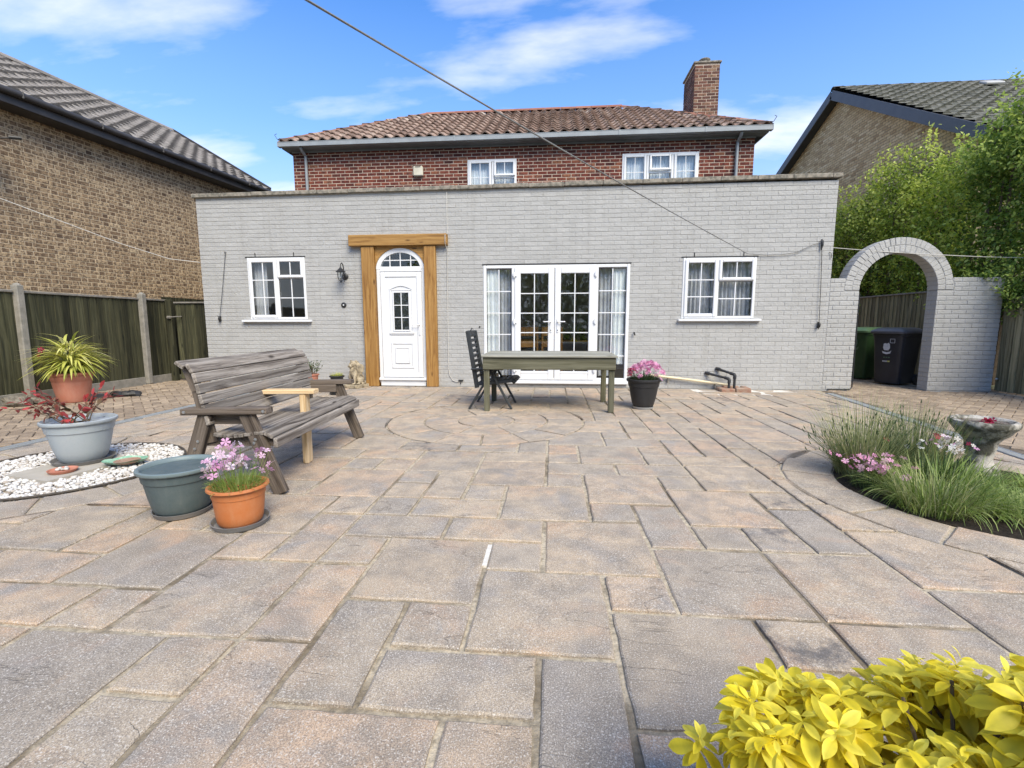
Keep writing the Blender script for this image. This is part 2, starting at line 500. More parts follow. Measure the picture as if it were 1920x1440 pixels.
def m_pot(name, c1, dust, rough=.5):
    s = NT(name); P = s.pos()
    c = s.mix(s.ramp(s.noise(P, 9, 6, .7), [(.42, 0), (.75, .35)]), c1, dust)
    c = s.mix(s.ramp(s.noise(s.map(P, (14, 14, 2.2)), 1.3, 6, .7), [(.50, 0), (.72, .30)]), c, dust)
    c = s.mix(s.ramp(s.noise(P, 120, 3, .7), [(.62, 0), (.72, .5)]), c, tuple(q * .5 for q in c1))
    return s.finish(c, s.ramp(s.noise(P, 14, 4), [(.3, rough - .1), (.7, rough + .2)]), s.bump(s.noise(P, 40, 4), .12, .004), .4)

def m_glass():
    s = NT('window_glass')
    tr = s.n('ShaderNodeBsdfTransparent'); tr.inputs[0].default_value = (.93, .95, .95, 1)
    gl = s.n('ShaderNodeBsdfGlossy'); gl.inputs['Roughness'].default_value = .02; gl.inputs['Color'].default_value = (1, 1, 1, 1)
    lw = s.n('ShaderNodeLayerWeight'); lw.inputs[0].default_value = .5
    k = s.math('ADD', s.math('MULTIPLY', s.math('POWER', lw.outputs['Facing'], 5.0), .9), .05, True)
    mx = s.n('ShaderNodeMixShader'); s.l(k, mx.inputs[0]); s.l(tr.outputs[0], mx.inputs[1]); s.l(gl.outputs[0], mx.inputs[2])
    s.l(mx.outputs[0], s.out.inputs[0]); return s.mat

MT = dict(
    slab=m_slab(), mortar=m_mortar(), painted=m_painted(), glass=m_glass(),
    paint_mortar=m_plain('painted_mortar', (.36, .353, .34), (.32, .314, .303), 5, .85, .5),
    red=m_brick('red_brick', [(0, (.085, .028, .022)), (.35, (.165, .044, .031)), (.7, (.23, .070, .044)), (1, (.28, .115, .062))], (.05, .025, .025)),
    red_mortar=m_plain('pale_mortar', (.58, .47, .37), (.46, .36, .28), 9, .95),
    chim=m_brick('chimney_brick', [(0, (.09, .045, .04)), (.5, (.18, .075, .055)), (1, (.28, .17, .11))], (.06, .05, .035), (.45, .65, .8)),
    brown=m_brick('brown_brick', [(0, (.12, .078, .05)), (.25, (.26, .175, .105)), (.6, (.44, .315, .19)), (1, (.56, .43, .275))], (.11, .075, .05), (.47, .56, .85), 22),
    brown_mortar=m_plain('brown_mortar', (.58, .46, .31), (.47, .365, .245), 9, .95),
    buff=m_brick('buff_brick', [(0, (.42, .28, .145)), (.5, (.66, .48, .265)), (1, (.78, .61, .37))], (.34, .23, .13), (.5, .66, .6), 18),
    buff_mortar=m_plain('buff_mortar', (.26, .21, .15), (.2, .16, .115), 9, .95),
    coping=m_plain('lichened_concrete', (.33, .29, .235), (.15, .14, .115), 14, .95, .8, .01, .2, 8, .40, .62),
    pantile=m_brick('clay_pantile', [(0, (.14, .095, .075)), (.4, (.26, .17, .13)), (.8, (.39, .28, .22)), (1, (.55, .45, .37))], (.10, .08, .06), (.48, .66, .85), 14),
    ridge=m_brick('ridge_clay', [(0, (.28, .12, .085)), (1, (.38, .18, .12))], (.15, .10, .08), (.5, .7, .7), 12),
    tile_l=m_brick('concrete_tile', [(0, (.20, .18, .16)), (1, (.30, .27, .24))], (.10, .095, .09), (.5, .7, .6), 10),
    tile_r=m_brick('mossy_tile', [(0, (.15, .145, .12)), (1, (.26, .245, .20))], (.07, .075, .05), (.45, .65, .8), 12),
    upvc=m_plain('white_upvc', (.74, .74, .745), (.70, .70, .705), 1.5, .28, 0, 0, .5),
    rubber=m_plain('rubber_gasket', (.03, .03, .032), (.04, .04, .04), 5, .6, 0),
    door_timber=m_wood('stained_timber', (.32, .165, .045), (.42, .235, .075), (.18, .08, .022), 'z', 1.0, .55),
    door_timber_x=m_wood('stained_timber_beam', (.34, .18, .05), (.44, .25, .08), (.18, .085, .024), 'x', 1.0, .55),
    bench=m_wood('weathered_wood', (.20, .172, .146), (.35, .31, .268), (.066, .052, .042), 'x', .85, .85, True, .25, .8),
    bench_leg=m_wood('weathered_dark_wood', (.115, .09, .07), (.185, .148, .118), (.046, .034, .026), 'x', .85, .85, True, .2, .8),
    pine=m_wood('new_pine', (.62, .44, .24), (.72, .56, .36), (.42, .27, .13), 'x', .8, .7, True, .12),
    table=m_wood('green_treated_wood', (.105, .10, .062), (.155, .148, .10), (.055, .052, .032), 'x', .8, .75),
    table_top=m_wood('weathered_green_wood', (.26, .25, .205), (.36, .35, .30), (.13, .125, .095), 'x', .8, .8),
    fence=m_wood('stained_fence_board', (.040, .040, .021), (.072, .068, .036), (.016, .016, .010), 'z', .8, .9, True, .50),
    fence_r=m_wood('weathered_fence_board', (.16, .15, .085), (.26, .235, .15), (.07, .066, .038), 'z', .8, .9, True, .35),
    rail=m_plain('grey_timber', (.16, .145, .125), (.25, .23, .20), 12, .9),
    post=m_plain('concrete_post', (.30, .275, .235), (.21, .195, .165), 10, .95, .8, .006),
    gutter=m_plain('grey_gutter', (.30, .32, .33), (.25, .265, .275), 4, .45, .1),
    fascia=m_plain('dark_fascia', (.045, .047, .05), (.06, .062, .066), 3, .6, 0),
    soffit=m_plain('grey_soffit', (.20, .21, .215), (.16, .168, .172), 3, .6, 0),
    verge=m_plain('slate_grey_board', (.085, .09, .105), (.105, .11, .125), 3, .55, 0),
    darkgut=m_plain('black_gutter', (.035, .032, .03), (.055, .05, .048), 4, .45, 0),
    black=m_plain('black_plastic', (.022, .022, .023), (.032, .032, .033), 5, .5, .1),
    chair=m_plain('anthracite_plastic', (.030, .033, .035), (.042, .046, .048), 6, .5, .1),
    greypot=m_pot('pale_grey_plastic', (.35, .39, .415), (.46, .47, .46)),
    slatepot=m_pot('slate_green_plastic', (.075, .104, .11), (.17, .19, .185)),
    slaterim=m_plain('slate_green_rim', (.17, .215, .22), (.145, .19, .20), 3, .45, .1),
    orange=m_pot('terracotta_plastic', (.47, .15, .045), (.50, .25, .13)),
    terra=m_pot('pink_terracotta', (.45, .17, .11), (.52, .30, .22), .6),
    saucer=m_plain('grey_saucer', (.21, .205, .20), (.165, .16, .157), 5, .6, .2),
    soil=m_plain('dark_soil', (.028, .022, .017), (.075, .058, .042), 40, .95, 1.0, .02, .2),
    stone=m_plain('carved_stone', (.44, .365, .25), (.13, .105, .075), 11, .92, .8, .01, .2, 7, .42, .66),
    bath=m_plain('mossy_cast_stone', (.46, .43, .38), (.10, .095, .075), 10, .92, .8, .01, .2, 8, .44, .58),
    gully=m_plain('rough_brick_rubble', (.30, .15, .10), (.36, .28, .21), 14, .95, .8, .01),
    whitemortar=m_plain('white_cement', (.76, .73, .67), (.55, .50, .43), 25, .9, .5),
    cream=m_plain('cream_pipe_plastic', (.72, .62, .42), (.66, .56, .37), 4, .45, 0),
    drain=m_plain('grey_channel', (.27, .285, .29), (.20, .21, .215), 8, .55, .2),
    bing=m_plain('green_bin_plastic', (.040, .085, .030), (.03, .066, .024), 4, .42, .15),
    bingl=m_plain('pale_green_lid', (.085, .155, .07), (.11, .185, .09), 4, .4, .15),
    bink=m_plain('black_bin_plastic', (.026, .025, .03), (.036, .035, .04), 4, .4, .15),
    binkl=m_plain('worn_black_lid', (.07, .072, .085), (.10, .10, .115), 6, .38, .15),
    decal=m_plain('white_print', (.62, .62, .65), (.5, .5, .54), 40, .6, 0),
    decal_dim=m_plain('faded_print', (.12, .18, .12), (.08, .13, .08), 60, .6, 0),
    decal_y=m_plain('yellow_print', (.62, .60, .22), (.5, .48, .18), 40, .6, 0),
    iron=m_plain('black_iron', (.015, .015, .016), (.028, .028, .028), 8, .45, .2),
    screw=m_plain('zinc_bolt', (.55, .54, .52), (.4, .39, .38), 30, .35, 0, 0, .5, 3, .35, .65, 0, .8),
    rope=m_plain('grey_line', (.20, .195, .19), (.15, .15, .145), 60, .8, 0),
    whiterope=m_plain('pale_line', (.62, .59, .54), (.5, .48, .44), 60, .8, 0),
    curtain=m_plain('grey_curtain', (.52, .51, .54), (.44, .43, .46), 6, .9, .2),
    sheer=m_plain('white_sheer', (.86, .86, .86), (.80, .80, .82), 6, .9, .2),
    room=m_plain('room_wall', (.72, .72, .72), (.66, .66, .66), 2, .9, 0),
    oak=m_wood('oak_furniture', (.40, .20, .065), (.50, .27, .10), (.25, .115, .035), 'z', .8, .45),
    room_dark=m_plain('dark_room_floor', (.36, .27, .19), (.30, .22, .15), 4, .6, 0),
    ground=m_plain('garden_soil', (.10, .085, .06), (.07, .085, .035), 3, .95, .8, .02),
    pebble=m_brick('white_pebble', [(0, (.22, .18, .14)), (.15, (.40, .34, .28)), (.4, (.56, .53, .49)), (1, (.72, .70, .67))], (.62, .60, .58), (.5, .8, .5), 40),
    block=m_brick('clay_paver', [(0, (.26, .20, .145)), (.5, (.36, .28, .20)), (1, (.44, .345, .25))], (.16, .125, .10), (.46, .66, .7), 9),
    sand=m_plain('jointing_sand', (.10, .08, .06), (.17, .135, .10), 20, .95),
    concrete=m_plain('smooth_concrete', (.42, .385, .33), (.36, .33, .28), 6, .9, .3),
    rock=m_plain('garden_rock', (.32, .285, .235), (.12, .105, .085), 14, .92, .9, .015, .2, 7),
    water=m_plain('bath_water', (.05, .03, .02), (.09, .05, .03), 12, .12, 0),
    glaze=m_plain('green_glaze', (.16, .36, .24), (.34, .48, .36), 30, .25, .1),
    bark=m_plain('bark', (.10, .075, .05), (.17, .13, .09), 30, .9, .6),
    dish=m_plain('grey_dish', (.45, .45, .44), (.36, .36, .35), 5, .5, 0),
    edging=m_plain('dark_edging', (.05, .042, .035), (.09, .075, .06), 20, .8, .3),
    vent=m_plain('cream_vent', (.60, .56, .45), (.52, .48, .38), 6, .6, 0),
)
# ---------------------------------------------------------------- ground, patio, block paving
g = MB(); g.add([(-150, -150, -.06), (150, -150, -.06), (150, 150, -.06), (-150, 150, -.06)], [(0, 1, 2, 3)])
struct(g.build('ground', MT['ground']))

DRAIN_L = -4.43
def drain_r(y): return 5.18 + .137 * y
DISC, DISC_R = (-.17, -2.95), 1.14          # round feature in the paving
PEB, PEB_R, PEB_RO = (-3.2, -5.05), .75, 1.10   # pebble circle
BED, BED_R, BED_RO = (3.49, -5.07), .83, 1.18    # planted circle

p_ = MB(); p_.prism([(DRAIN_L, -9.5), (drain_r(-9.5), -9.5), (drain_r(0), 0.0), (DRAIN_L, 0.0)], -.05, -.0115)
patio = struct(p_.build('patio', MT['mortar']))

def clip_half(poly, nx, ny, d):
    """keep the side nx*x+ny*y<=d"""
    out = []
    for i in range(len(poly)):
        a, b = poly[i], poly[(i + 1) % len(poly)]
        da, db = nx * a[0] + ny * a[1] - d, nx * b[0] + ny * b[1] - d
        if da <= 0: out.append(a)
        if da * db < 0:
            t = da / (da - db); out.append((a[0] + t * (b[0] - a[0]), a[1] + t * (b[1] - a[1])))
    return out

def resample(poly, step):
    out = []
    for i in range(len(poly)):
        a, b = poly[i], poly[(i + 1) % len(poly)]
        L = math.hypot(b[0] - a[0], b[1] - a[1]); n = max(1, int(round(L / step)))
        for k in range(n):
            t = k / n; out.append((a[0] + t * (b[0] - a[0]), a[1] + t * (b[1] - a[1])))
    return out

def minus_disk(poly, c, R):
    pts = resample(poly, .02)
    ins = [math.hypot(q[0] - c[0], q[1] - c[1]) < R for q in pts]
    if not any(ins): return poly
    if all(ins): return None
    n = len(pts)
    st = next(i for i in range(n) if ins[i - 1] and not ins[i])
    out, i = [], 0
    seq = [(pts[(st + k) % n], ins[(st + k) % n]) for k in range(n)]
    k = 0
    while k < n:
        if not seq[k][1]:
            out.append(seq[k][0]); k += 1
        else:
            k0 = k
            while k < n and seq[k][1]: k += 1
            a = seq[k0 - 1][0]; b = seq[k % n][0]
            ta, tb = atan2(a[1] - c[1], a[0] - c[0]), atan2(b[1] - c[1], b[0] - c[0])
            d = (tb - ta + pi) % (2 * pi) - pi
            m_ = max(2, int(abs(d) * R / .05))
            for q in range(m_ + 1):
                t = ta + d * q / m_; out.append((c[0] + R * cos(t), c[1] + R * sin(t)))
    return out

def area(poly):
    return .5 * sum(poly[i][0] * poly[(i + 1) % len(poly)][1] - poly[(i + 1) % len(poly)][0] * poly[i][1] for i in range(len(poly)))

def thin(poly, tol=.012):
    out = []
    for q in poly:
        if not out or math.hypot(q[0] - out[-1][0], q[1] - out[-1][1]) > tol: out.append(q)
    return out

def inset(poly, d):
    n = len(poly); out = []
    for i in range(n):
        p0, p1, p2 = Vector(poly[i - 1]), Vector(poly[i]), Vector(poly[(i + 1) % n])
        e1, e2 = (p1 - p0), (p2 - p1)
        if e1.length < 1e-6 or e2.length < 1e-6: out.append(tuple(p1)); continue
        n1, n2 = Vector((-e1.y, e1.x)).normalized(), Vector((-e2.y, e2.x)).normalized()
        b = n1 + n2
        if b.length < .2: b = n1
        b.normalize(); k = min(2.0, 1 / max(.4, b.dot(n1)))
        out.append((p1.x + b.x * d * k, p1.y + b.y * d * k))
    return out

def make_slab(poly, hue, bright, stain=0.0, name='paving_slab', parent=None, gap=.0115, z=0.0, jit=.0035):
    poly = thin(poly)
    if len(poly) < 3: return
    if area(poly) < 0: poly = poly[::-1]
    if area(poly) < .006: return
    cx = sum(q[0] for q in poly) / len(poly); cy = sum(q[1] for q in poly) / len(poly)
    ring = inset(resample(poly, .075), gap)
    ring = [(x + random.uniform(-jit, jit) - cx, y + random.uniform(-jit, jit) - cy) for x, y in ring]
    top = inset(ring, .007)
    n = len(ring); tx, ty = random.uniform(-.009, .009), random.uniform(-.009, .009)
    z += random.uniform(-.0035, .0035)
    zz_ = lambda q: z + q[0] * tx + q[1] * ty
    b = MB(); b.cur = (hue, bright, stain)
    b.add([(x, y, zz_((x, y))) for x, y in top] + [(x, y, zz_((x, y)) - .005) for x, y in ring] + [(x, y, -.04) for x, y in ring],
          [tuple(range(n))] + [(i, n + i, n + (i + 1) % n, (i + 1) % n) for i in range(n)] + [(n + i, 2 * n + i, 2 * n + (i + 1) % n, n + (i + 1) % n) for i in range(n)])
    return b.build(name, MT['slab'], parent or patio, loc=(cx, cy, 0))

def gx(i): return .295 + .2715 * i
def gy(j): return -6.318 + (.2865 if j >= 0 else .274) * j
# measured layout of the near slabs: column, row, width, depth, hue (0 grey .. 1 pink), brightness, stained
LAY = [(0, -2, 2, 2, .40, .45), (2, -1, 1, 1, .75, .6), (3, -1, 2, 2, .2, .4), (1, 0, 2, 2, .62, .5), (0, 0, 1, 1, .25, .6), (-1, 1, 2, 1, .6, .6),
       (-2, -1, 2, 2, .5, .35), (-3, 0, 1, 1, .35, .5), (-3, 1, 2, 1, .35, .45), (-3, 2, 1, 1, .2, .55), (-2, 2, 2, 1, .55, .6), (-1, 3, 1, 1, .5, .7),
       (-2, 3, 1, 2, .45, .6), (-3, 4, 1, 1, .35, .55), (-3, 3, 1, 1, .6, .65), (-5, 3, 2, 2, .8, .5), (-1, 4, 2, 2, .7, .35), (0, 2, 2, 2, .5, .55),
       (1, 4, 1, 1, .5, .6), (1, 5, 2, 1, .3, .55), (2, 3, 2, 2, .7, .6), (2, 2, 1, 1, .15, .6), (3, 1, 1, 2, .1, .6), (4, 4, 1, 1, .4, .5), (4, 2, 2, 2, .75, .55),
       (4, 1, 1, 1, .3, .5), (5, 1, 1, 1, .5, .6, 1), (6, 1, 1, 2, .1, .55), (6, 3, 1, 1, .5, .6, 1), (5, -1, 2, 2, .45, .55), (7, 0, 2, 2, .65, .65),
       (7, 2, 2, 1.35, .6, .6), (7, 3.35, 1, 1.65, .5, .65), (7, -2, 2, 2, .3, .5), (2, -3, 2, 2, .35, .35), (4, -2, 1, 1, .55, .6, 1), (5, -3, 2, 2, .45, .4),
       (4, -3, 1, 1, .5, .5), (1, -4, 1, 2, .05, .4), (-1, -3, 2, 1, .35, .5), (-1, -2, 1, 1, .3, .55), (-2, -3, 1, 2, .3, .35), (-3, -2, 1, 2, .75, .55),
       (-3, -4, 1, 2, .8, .5), (-2, -5, 2, 2, .9, .35), (0, -5, 1, 2, .75, .5), (-4, -3, 1, 1, .5, .5), (-4, -5, 1, 2, .3, .45), (-6, -4, 2, 2, .1, .25),
       (-5, -2, 2, 2, .4, .5), (-6, -2, 1, 1, .55, .55), (-7, -1, 2, 2, .15, .3), (-8, -2, 2, 1, .7, .5), (-9, -1, 2, 1, .75, .45), (-8, 0, 1, 2, .7, .4),
       (-10, 0, 2, 2, .5, .4), (-5, 0, 1, 1, .65, .55), (-4, 0, 1, 2, .75, .55), (-4, 2, 1, 1, .5, .6), (-6, 1, 2, 2, .45, .4), (-6, 3, 1, 1, .25, .5),
       (-7, 4, 2, 2, .9, .25), (-5, 6, 2, 1, .6, .6), (-5, 5, 1, 1, .55, .65), (-4, 5, 1, 1, .65, .6), (-3, 5, 2, 2, .45, .35), (-1, 6, 2, 1, .5, .6),
       (1, 6, 1, 1, .5, .6), (3, 5, 2, 1, .4, .6), (-6, 7, 2, 2, .45, .5), (5, 4, 2, 2, .6, .6), (2, 6, 2, 2, .3, .5), (4, 6, 1, 1, .25, .5), (5, 6, 2, 1, .6, .55)]
occ = {}
slabs = []
def free(i, j): return (i, j) not in occ
for L_ in LAY:
    i, j, w, h = L_[:4]
    slabs.append(L_)
    for a in range(int(i), int(i + w)):
        for b in range(int(math.floor(j)), int(math.ceil(j + h))): occ[a, b] = 1
rs = random.Random(21)
for j in range(-9, 22):
    for i in range(-18, 18):
        if not free(i, j): continue
        opts = [(2, 2)] * 4 + [(2, 1)] * 4 + [(1, 2)] * 3 + [(1, 1)] * 3
        rs.shuffle(opts)
        for w, h in opts:
            if j + h > 22: continue
            if all(free(i + a, j + b) for a in range(w) for b in range(h)): break
        else:
            w, h = 1, 1
        for a in range(w):
            for b in range(h): occ[i + a, j + b] = 1
        st = 1 if rs.random() < .05 else 0
        slabs.append((i, j, w, h, min(1, max(0, rs.gauss(.52, .26))), rs.uniform(.35, .75), st))
for L_ in slabs:
    i, j, w, h, hue, br = L_[:6]; st = L_[6] if len(L_) > 6 else 0
    x0, x1, y0, y1 = gx(i), gx(i + w), gy(j), min(gy(j + h), -.004)
    if y1 - y0 < .06 or y0 < -8.6: continue
    poly = [(x0, y0), (x1, y0), (x1, y1), (x0, y1)]
    poly = clip_half(poly, -1, 0, -DRAIN_L - .07)
    if len(poly) > 2: poly = clip_half(poly, 1, -.137, 5.18 - .07)
    if len(poly) < 3: continue
    for c_, R_ in ((DISC, DISC_R), (PEB, PEB_RO), (BED, BED_RO)):
        if poly: poly = minus_disk(poly, c_, R_)
    # the patched corner by the gully
    if poly and x0 > 2.85 and x1 < 4.95 and y0 > -.72: continue
    if poly: make_slab(poly, hue, br, st)

def ring_slabs(c, r0, r1, n, off, hue=(.3, .8), skip=(), parent=None):
    for k in range(n):
        a0, a1 = off + 2 * pi * k / n, off + 2 * pi * (k + 1) / n
        m_ = max(3, int((a1 - a0) * r1 / .07))
        poly = [(c[0] + r1 * cos(a0 + (a1 - a0) * q / m_), c[1] + r1 * sin(a0 + (a1 - a0) * q / m_)) for q in range(m_ + 1)]
        poly += [(c[0] + r0 * cos(a1 - (a1 - a0) * q / m_), c[1] + r0 * sin(a1 - (a1 - a0) * q / m_)) for q in range(m_ + 1)]
        make_slab(poly, random.uniform(*hue), random.uniform(.45, .7), gap=.010)
ring_slabs(DISC, .72, DISC_R, 15, .2, (.5, .8))
ring_slabs(DISC, .33, .72, 8, .5, (.6, .85))
make_slab([(DISC[0] + .33 * cos(2 * pi * k / 24), DISC[1] + .33 * sin(2 * pi * k / 24)) for k in range(24)], .72, .6, gap=.005)
ring_slabs(PEB, PEB_R, PEB_RO, 15, .33, (.15, .6))
ring_slabs(BED, BED_R, BED_RO, 17, pi + .37, (.3, .7))

# patched corner by the gully: odd stones set in white cement
wm = MB(); wm.prism([(2.93, -.04), (4.90, -.04), (4.72, -.66), (3.12, -.69)], -.03, -.004)
wmo = wm.build('cement_patch', MT['whitemortar'], patio)
make_slab([(3.30 + .35 * cos(t * .2618) + .08, -.44 + .15 * sin(t * .2618)) for t in range(24)], .6, .35, gap=.003)
make_slab([(4.40 + .33 * cos(t * .2618) + .0, -.46 + .15 * sin(t * .2618)) for t in range(24)], .55, .3, gap=.003)
make_slab([(3.78, -.60), (4.04, -.62), (4.06, -.30), (3.72, -.30)], .5, .3, gap=.006)
make_slab([(3.12, -.06), (3.52, -.06), (3.42, -.22), (3.16, -.22)], .6, .4, gap=.004)
make_slab([(4.02, -.07), (4.40, -.07), (4.30, -.26), (4.08, -.26)], .6, .4, gap=.004)
make_slab([(4.50, -.07), (4.86, -.07), (4.80, -.28), (4.62, -.28)], .6, .4, gap=.004)
wj = MB(); a, b_ = (gx(0) - .004, gy(.12)), (gx(0) - .002, gy(.86))
wj.prism([(a[0] - .011, a[1]), (a[0] + .012, a[1]), (b_[0] + .010, b_[1]), (b_[0] - .012, b_[1])], -.02, -.001)
wj.build('white_filled_joint', MT['whitemortar'], patio)

# drainage channels
def drain(name, a, b, n):
    d = MB(); a, b = Vector((*a, 0)), Vector((*b, 0)); dr = (b - a).normalized(); sd_ = Vector((-dr.y, dr.x, 0))
    for s_ in (-.05, .05):
        d.bar(a + sd_ * s_ + V(0, 0, -.008), b + sd_ * s_ + V(0, 0, -.008), .016, .02)
    d.bar(a + V(0, 0, -.026), b + V(0, 0, -.026), .09, .02)
    o = struct(d.build(name, MT['drain']))
    L = (b - a).length
    gm = MB()
    for k in range(int(L / .03)):
        q = a + dr * (.015 + .03 * k)
        gm.bar(q - sd_ * .044 + V(0, 0, -.006), q + sd_ * .044 + V(0, 0, -.006), .014, .012, c=.002)
    gm.build('drain_grating', MT['drain'], o)
drain('drain_channel_left', (DRAIN_L, -8.2), (DRAIN_L, -.02), 1)
drain('drain_channel_right', (drain_r(-8.2), -8.2), (drain_r(-.35), -.35), 1)

# block paving in herringbone on both sides
def block_area(name, inside, x0, x1, y0, y1, poly, phase):
    o = MB(); o.prism(poly, -.05, -.013)
    base = struct(o.build(name, MT['sand']))
    W_ = .105; items = []
    rng = random.Random(phase)
    ca, sa = cos(radians(45)), sin(radians(45))
    R_ = int(12 / W_)
    cx, cy = (x0 + x1) / 2, (y0 + y1) / 2
    for a in range(-R_ // 2, R_ // 2):
        for b in range(-R_ // 2, R_ // 2):
            c = (a - b) % 4
            if c == 0: u0, v0, hor = a, b, True
            elif c == 3: u0, v0, hor = a, b, False
            else: continue
            u, v = (u0 + (1 if hor else .5)) * W_, (v0 + (.5 if hor else 1)) * W_
            x, y = cx + u * ca - v * sa, cy + u * sa + v * ca
            if not inside(x, y): continue
            items.append((math.hypot(x - CAM.x, y - CAM.y), x, y, radians(45) + (0 if hor else pi / 2)))
    items.sort()
    variants = []
    for k in range(10):
        q = MB(); q.cur = (rng.uniform(0, 1), 0, 0); q.cbox(-.102, .102, -.0495, .0495, -.05, 0, .006)
        me = q.mesh('paver'); me.materials.append(MT['block']); variants.append(me)
    rest = MB()
    for k, (d, x, y, r) in enumerate(items):
        z = rng.uniform(-.003, .003)
        M = Matrix.Translation((x, y, z)) @ Matrix.Rotation(r + rng.uniform(-.012, .012), 4, 'Z') @ Matrix.Rotation(rng.uniform(-.008, .008), 4, 'X')
        if k < 300: link_mesh('block_paver', rng.choice(variants), base, M=M)
        else:
            rest.x = M; rest.cur = (rng.uniform(0, 1), 0, 0); rest.cbox(-.102, .102, -.0495, .0495, -.05, 0, .006)
    rest.x = None
    if rest.v: rest.build('block_pavers_beyond', MT['block'], base, kind='stuff')
block_area('block_paving_left', lambda x, y: x < DRAIN_L - .10 and x > -7.12 and y < 2.4 and y > -5.6 and not (x > -5.95 and y > -.05), -7.2, -4.5, -5.6, 2.4,
           [(-7.3, -9.5), (DRAIN_L - .06, -9.5), (DRAIN_L - .06, .0), (-5.85, 0.0), (-5.85, 6), (-7.3, 6)], 3)
block_area('block_paving_right', lambda x, y: x > drain_r(y) + .12 and x < 8.1 and y < 3.4 and y > -5.2 and not (x < 5.72 and y > -.03) and not (x > 6.88 and -.03 < y < .36), 4.9, 8.1, -5.2, 3.4,
           [(drain_r(-9.5) + .06, -9.5), (8.3, -9.5), (8.3, 8), (5.2, 8), (5.2, 0)], 5)

# pebble circle with dark edging and pebbles
s_ = MB(); s_.prism([(PEB[0] + .755 * cos(2 * pi * k / 48), PEB[1] + .755 * sin(2 * pi * k / 48)) for k in range(48)], -.045, -.012)
pebbed = struct(s_.build('pebble_circle_base', MT['soil']))
e_ = MB(); e_.tube([(PEB[0] + .745 * cos(2 * pi * k / 64), PEB[1] + .745 * sin(2 * pi * k / 64), -.004 + .012) for k in range(64)], .009, 6, closed=True)
e_.build('edging_strip', MT['edging'], pebbed)
rng = np.random.default_rng(5)
pb = MB(); pb.blob((0, 0, 0), 1, 7, 5)
N = 4200
rr = .735 * np.sqrt(rng.random(N)); th = rng.random(N) * 2 * pi
pos = np.stack([PEB[0] + rr * np.cos(th), PEB[1] + rr * np.sin(th), rng.uniform(-.012, .010, N)], 1)
sz = rng.uniform(.008, .017, N)
scl = np.stack([sz * rng.uniform(.9, 1.5, N), sz * rng.uniform(.8, 1.2, N), sz * rng.uniform(.55, .9, N)], 1)
# anisotropic scale happens in world axes, so spin the template beforehand
ang = rng.random(N) * pi
Rm = np.zeros((N, 3, 3)); Rm[:, 0, 0] = np.cos(ang); Rm[:, 0, 1] = -np.sin(ang); Rm[:, 1, 0] = np.sin(ang); Rm[:, 1, 1] = np.cos(ang); Rm[:, 2, 2] = 1
tint = np.stack([rng.random(N) ** .6, rng.random(N), rng.random(N)], 1)
pebs = scatter('white_pebbles', pb.v, pb.f, pos, Rm, scl, tint, MT['pebble'], None, True)
pebs['kind'] = 'stuff'; tag(pebs, 'loose white pebbles filling the round bed under the grey pot', 'pebbles')
fs = MB(); fs.prism([(-3.44, -5.32), (-2.98, -5.42), (-2.86, -4.80), (-3.33, -4.70)], -.02, .022)
tag(fs.build('stepping_stone', MT['concrete']), 'square pale concrete slab lying on the white pebbles under the grey pot', 'slab')

# soil of the planted circle
s_ = MB(); s_.prism([(BED[0] + .83 * cos(2 * pi * k / 48), BED[1] + .83 * sin(2 * pi * k / 48)) for k in range(48)], -.05, -.006)
struct(s_.build('flower_bed_soil', MT['soil']))
# ---------------------------------------------------------------- brickwork helper
def frame_M(org, ux, un):
    ux, un = Vector(ux), Vector(un)
    return Matrix(((ux.x, 0, un.x, org[0]), (ux.y, 0, un.y, org[1]), (ux.z, 1, un.z, org[2]), (0, 0, 0, 1)))

def brick_add(b, L, h, c=.006, dep=.03, rng=random, j=.0, cu=None):
    q = lambda: rng.uniform(-j, j)
    cu = c if cu is None else cu
    b.add([(cu + q(), c + q(), q()), (L - cu + q(), c + q(), q()), (L - cu + q(), h - c + q(), q()), (cu + q(), h - c + q(), q()),
           (0, 0, -c), (L, 0, -c), (L, h, -c), (0, h, -c), (0, 0, -dep), (L, 0, -dep), (L, h, -dep), (0, h, -dep)],
          [(0, 1, 2, 3)] + [(k, k + 4, (k + 1) % 4 + 4, (k + 1) % 4) for k in range(4)] + [(k + 4, k + 8, (k + 1) % 4 + 8, (k + 1) % 4 + 4) for k in range(4)])

